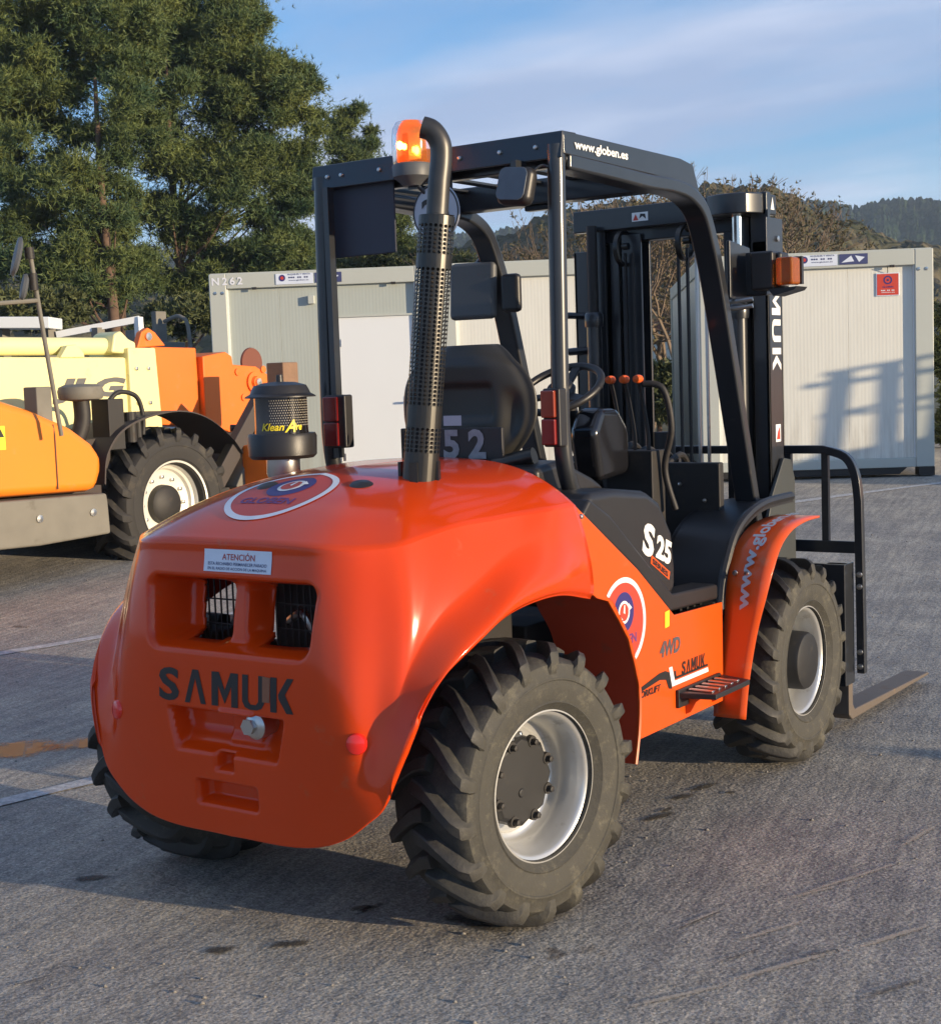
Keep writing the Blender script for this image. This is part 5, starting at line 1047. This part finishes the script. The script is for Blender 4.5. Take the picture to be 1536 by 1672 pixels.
def bush(loc,lobs,label,m=M_bush,per=260,size=.10,seed=1):
    global rng; rng=np.random.default_rng(seed); t=E('bush',label,'bush',loc,0,group='bushes behind the yard'); cs=[];rs=[]
    for (x,y,z,rx,rz,n) in lobs:
        d=rng.normal(size=(n,3)); d/=np.linalg.norm(d,axis=1)[:,None]; r=rng.random(n)**.35; cs.append(np.array([x,y,z])+d*np.array([rx,rx,rz])*r[:,None]); rs.append(rng.uniform(.3,.6,n)*min(1.,.4+rx*.25))
    V,F=tufts(np.concatenate(cs),np.concatenate(rs),per,size,5,.4); arr_obj('foliage',V,F,m,t)
    O('stem',tube([(0,0,-.2),(0,0,.8)],[.06,.02],6),M_bark,t)
b=gp(80,26); bush(b,lobes(b,[(50,500,95,32,22),(90,520,40,25,8)],26),'low green bush under the pines behind the trailer',seed=21)
b=gp(300,27); bush(b,lobes(b,[(280,525,60,24,14),(325,505,30,36,10)],27),'dark bush behind the white van, left of the first cabin',seed=22)
b=gp(1075,24); bush(b,lobes(b,[(1075,625,30,28,12),(1085,670,40,25,10)],24),'olive bush seen through the mast between two cabins',seed=23)
b=gp(1545,20); bush(b,lobes(b,[(1552,560,14,90,14),(1556,680,14,60,10)],20),'dark bush right of the third cabin at the picture edge',seed=24)
b=gp(600,30); bush(b,lobes(b,[(610,440,70,30,14),(700,440,80,30,14)],30),'green bush over the roof of the first cabin behind the exhaust',seed=25)
def bare(loc,H,spread,label,seed,fuzz=1.0,leafy=900,lean=0,mt=None):
    rnd=random.Random(seed); t=E('bare_tree',label,'tree',loc,0,group='leafless trees behind the cabins'); segs=[];tips=[]
    def grow(p,d,L,r,lv):
        n=3; q=p; dd=d
        for i in range(n):
            dd=(dd+Vector((rnd.gauss(0,.16),rnd.gauss(0,.16),rnd.gauss(.05,.10)))).normalized(); q2=q+dd*L/n; segs.append((q,q2,r*(1-.2*i/n),r*(1-.2*(i+1)/n))); q=q2
            if lv>=2:
                tips.append(q)
        if lv>=6: return
        k=rnd.choice((2,3,3)) if lv<5 else 3
        for _ in range(k):
            a=Vector((rnd.gauss(0,1),rnd.gauss(0,1),rnd.gauss(.25,.6))).normalized(); nd=(dd*1.0+a*(.62*spread)).normalized(); grow(q,nd,L*rnd.uniform(.62,.85),r*.58,lv+1)
    for k in range(3): grow(Vector((rnd.uniform(-.2,.2),rnd.uniform(-.2,.2),-.2)),Vector((rnd.gauss(lean,.25),rnd.gauss(0,.25),1)).normalized(),H*.26,.085*H/6,1)
    P0=np.array([s[0][:] for s in segs]);P1=np.array([s[1][:] for s in segs]);r0=np.maximum(np.array([s[2] for s in segs]),.006);r1=np.maximum(np.array([s[3] for s in segs]),.005)
    big=r0>.02
    D=P1-P0; D/=np.linalg.norm(D,axis=1)[:,None]; A_=np.cross(D,np.array([.3,.5,.81])); A_/=np.linalg.norm(A_,axis=1)[:,None]; B_=np.cross(D,A_)
    V=np.zeros((len(segs),6,3))
    for k in range(3): a=2*PI*k/3; o=A_*math.cos(a)+B_*math.sin(a); V[:,k]=P0+o*r0[:,None]; V[:,k+3]=P1+o*r1[:,None]
    F=np.array([(0,1,4,3),(1,2,5,4),(2,0,3,5)])
    for nm,mk in (('trunk',big),('twigs',~big)):
        if mk.sum(): n=mk.sum(); oo=arr_obj(nm,V[mk].reshape(-1,3),(F[None]+(np.arange(n)*6)[:,None,None]).reshape(-1,4),M_twig,t); oo['kind']='stuff'
    if leafy:
        tp=np.array([q[:] for q in tips]); g=np.random.default_rng(seed); tp=tp[g.integers(0,len(tp),leafy)]; global rng; rng=g; V,F=tufts(tp,np.full(len(tp),.20),3,.075,4,.4); arr_obj('foliage',V,F,mt or M_bud,t)
    return t
for i,(x,d,H,sp,lf,lab) in enumerate(((850,30,4.8,1.1,500,'low reddish leafless tree seen over the second cabin, left of the right rear pillar'),
    (960,31,5.6,1.1,900,'leafless tree under the cab roof beside the right rear pillar'),(1040,27,5.4,1.0,900,'leafless tree rising through the mast opening'),(1150,29,6.3,1.0,1100,'tallest leafless tree, above the mast top'),
    (1215,31,5.4,1.2,1000,'spreading leafless tree just right of the mast top'),(1290,33,4.9,1.2,1100,'rounded leafless tree over the third cabin'),(1095,34,6.4,1.1,1200,'leafless tree behind the mast crossbeam'),(1355,38,4.6,1.2,900,'low leafless tree over the red sign of the third cabin'),(905,36,5.2,1.2,900,'thin leafless tree further back under the cab roof'))):
    bare(gp(x,d),H*1.06,sp*1.1,lab,40+i,leafy=int(lf*.5))
# ---- hills
def hill(name,D,ridge,w,m,amp,seed,na=420,nd=26,bumps=1.0):
    g=np.random.default_rng(seed); xs=np.linspace(ridge[0][0],ridge[-1][0],na); ys=np.interp(xs,[r[0] for r in ridge],[r[1] for r in ridge])
    V=[]; ph=g.uniform(0,6.28,12)
    for j in range(nd):
        v=j/(nd-1); d=D-w+2.0*w*v; prof=math.sin(min(1,v/.55)*PI/2)**1.25 if v<.55 else math.cos((v-.55)/.45*PI/2)**.7
        q=np.array([[*px(x,y,D)] for x,y in zip(xs,ys)]); f=d/D
        X=CAM.x+(q[:,0]-CAM.x)*f; Y=CAM.y+(q[:,1]-CAM.y)*f; Z=q[:,2]*prof
        Z=Z+amp*prof*(np.sin(xs*.021+ph[0]+v*5)*.6+np.sin(xs*.05+ph[1]-v*9)*.35+np.sin(xs*.13+ph[2]+v*23)*.18)+g.random(na)*bumps*prof
        V.append(np.stack([X,Y,Z-1],1))
    V=np.concatenate(V); i=(np.arange(na-1)[None]+np.arange(nd-1)[:,None]*na).ravel(); F=np.stack([i,i+1,i+na+1,i+na],1)
    o=arr_obj(name,V,F,m,smooth=True); o['kind']='structure'; return o
def hill_mat(name,c0,c1,s1,s2,bs):
    m,n,b=new_mat(name); L=n.links.new; N=n.nodes.new; tc=N('ShaderNodeTexCoord'); t=N('ShaderNodeTexNoise'); t.inputs['Scale'].default_value=s1; t.inputs['Detail'].default_value=10; t.inputs['Roughness'].default_value=.75; L(tc.outputs['Object'],t.inputs[0])
    q=N('ShaderNodeValToRGB'); q.color_ramp.elements[0].position=.42; q.color_ramp.elements[0].color=(*c0,1); q.color_ramp.elements[1].position=.6; q.color_ramp.elements[1].color=(*c1,1); L(t.outputs[0],q.inputs[0]); L(q.outputs[0],b.inputs['Base Color']); b.inputs['Roughness'].default_value=.95; b.inputs['Specular IOR Level'].default_value=.0
    v=N('ShaderNodeTexVoronoi'); v.inputs['Scale'].default_value=s2; L(tc.outputs['Object'],v.inputs[0]); u=N('ShaderNodeBump'); u.inputs['Strength'].default_value=1; u.inputs['Distance'].default_value=bs; u.invert=True; L(v.outputs['Distance'],u.inputs['Height']); L(u.outputs[0],b.inputs['Normal']); return m
hill('near_hill',150,[(-900,520),(-200,470),(300,440),(600,420),(700,395),(800,372),(900,345),(1000,318),(1100,300),(1180,296),(1250,300),(1320,316),(1390,345),(1460,378),(1560,415),(1900,470),(2600,520)],55,hill_mat('scrub_hillside',(.045,.052,.028),(.12,.105,.070),.13,.45,1.5),1.0,5,bumps=.7)
hill('far_ridge',520,[(-400,420),(-200,400),(500,395),(700,385),(900,360),(1100,345),(1250,335),(1340,328),(1400,331),(1440,322),(1500,319),(1560,324),(1700,335),(2000,350)],200,hill_mat('pine_wood_ridge',(.022,.040,.022),(.05,.07,.035),.03,.16,4),1.6,6,na=900,bumps=2.2)
q=px(1080,548,85); fb=E('farm_shed','small pale farm shed far off, seen through the mast','building',(q.x,q.y,.3)); 
O('wall',box(-2.4,3.2,-1.5,1.5,0,float(q.z)-.1),M_cont,fb); O('roof',prism([(-2.6,float(q.z)-.1),(.4,float(q.z)+.5),(3.4,float(q.z)-.1)],-1.7,1.7,'Y'),M_rust,fb)
for k in range(3): O('window',box(-1.6+k*1.5,-.9+k*1.5,-1.53,-1.49,.5,1.2),M_dark,fb)

# ---- air
hz=O('haze',box(-1100,1100,-420,1350,-1.2,110),M_dark,kind='stuff'); hm_=bpy.data.materials.new('haze_air'); hm_.use_nodes=True; hn=hm_.node_tree; hn.nodes.clear()
ho=hn.nodes.new('ShaderNodeOutputMaterial'); hv=hn.nodes.new('ShaderNodeVolumePrincipled'); hv.inputs['Color'].default_value=(.62,.78,1,1); hv.inputs['Density'].default_value=.00048; hv.inputs['Anisotropy'].default_value=.0; hn.links.new(hv.outputs[0],ho.inputs['Volume']); hz.data.materials[0]=hm_
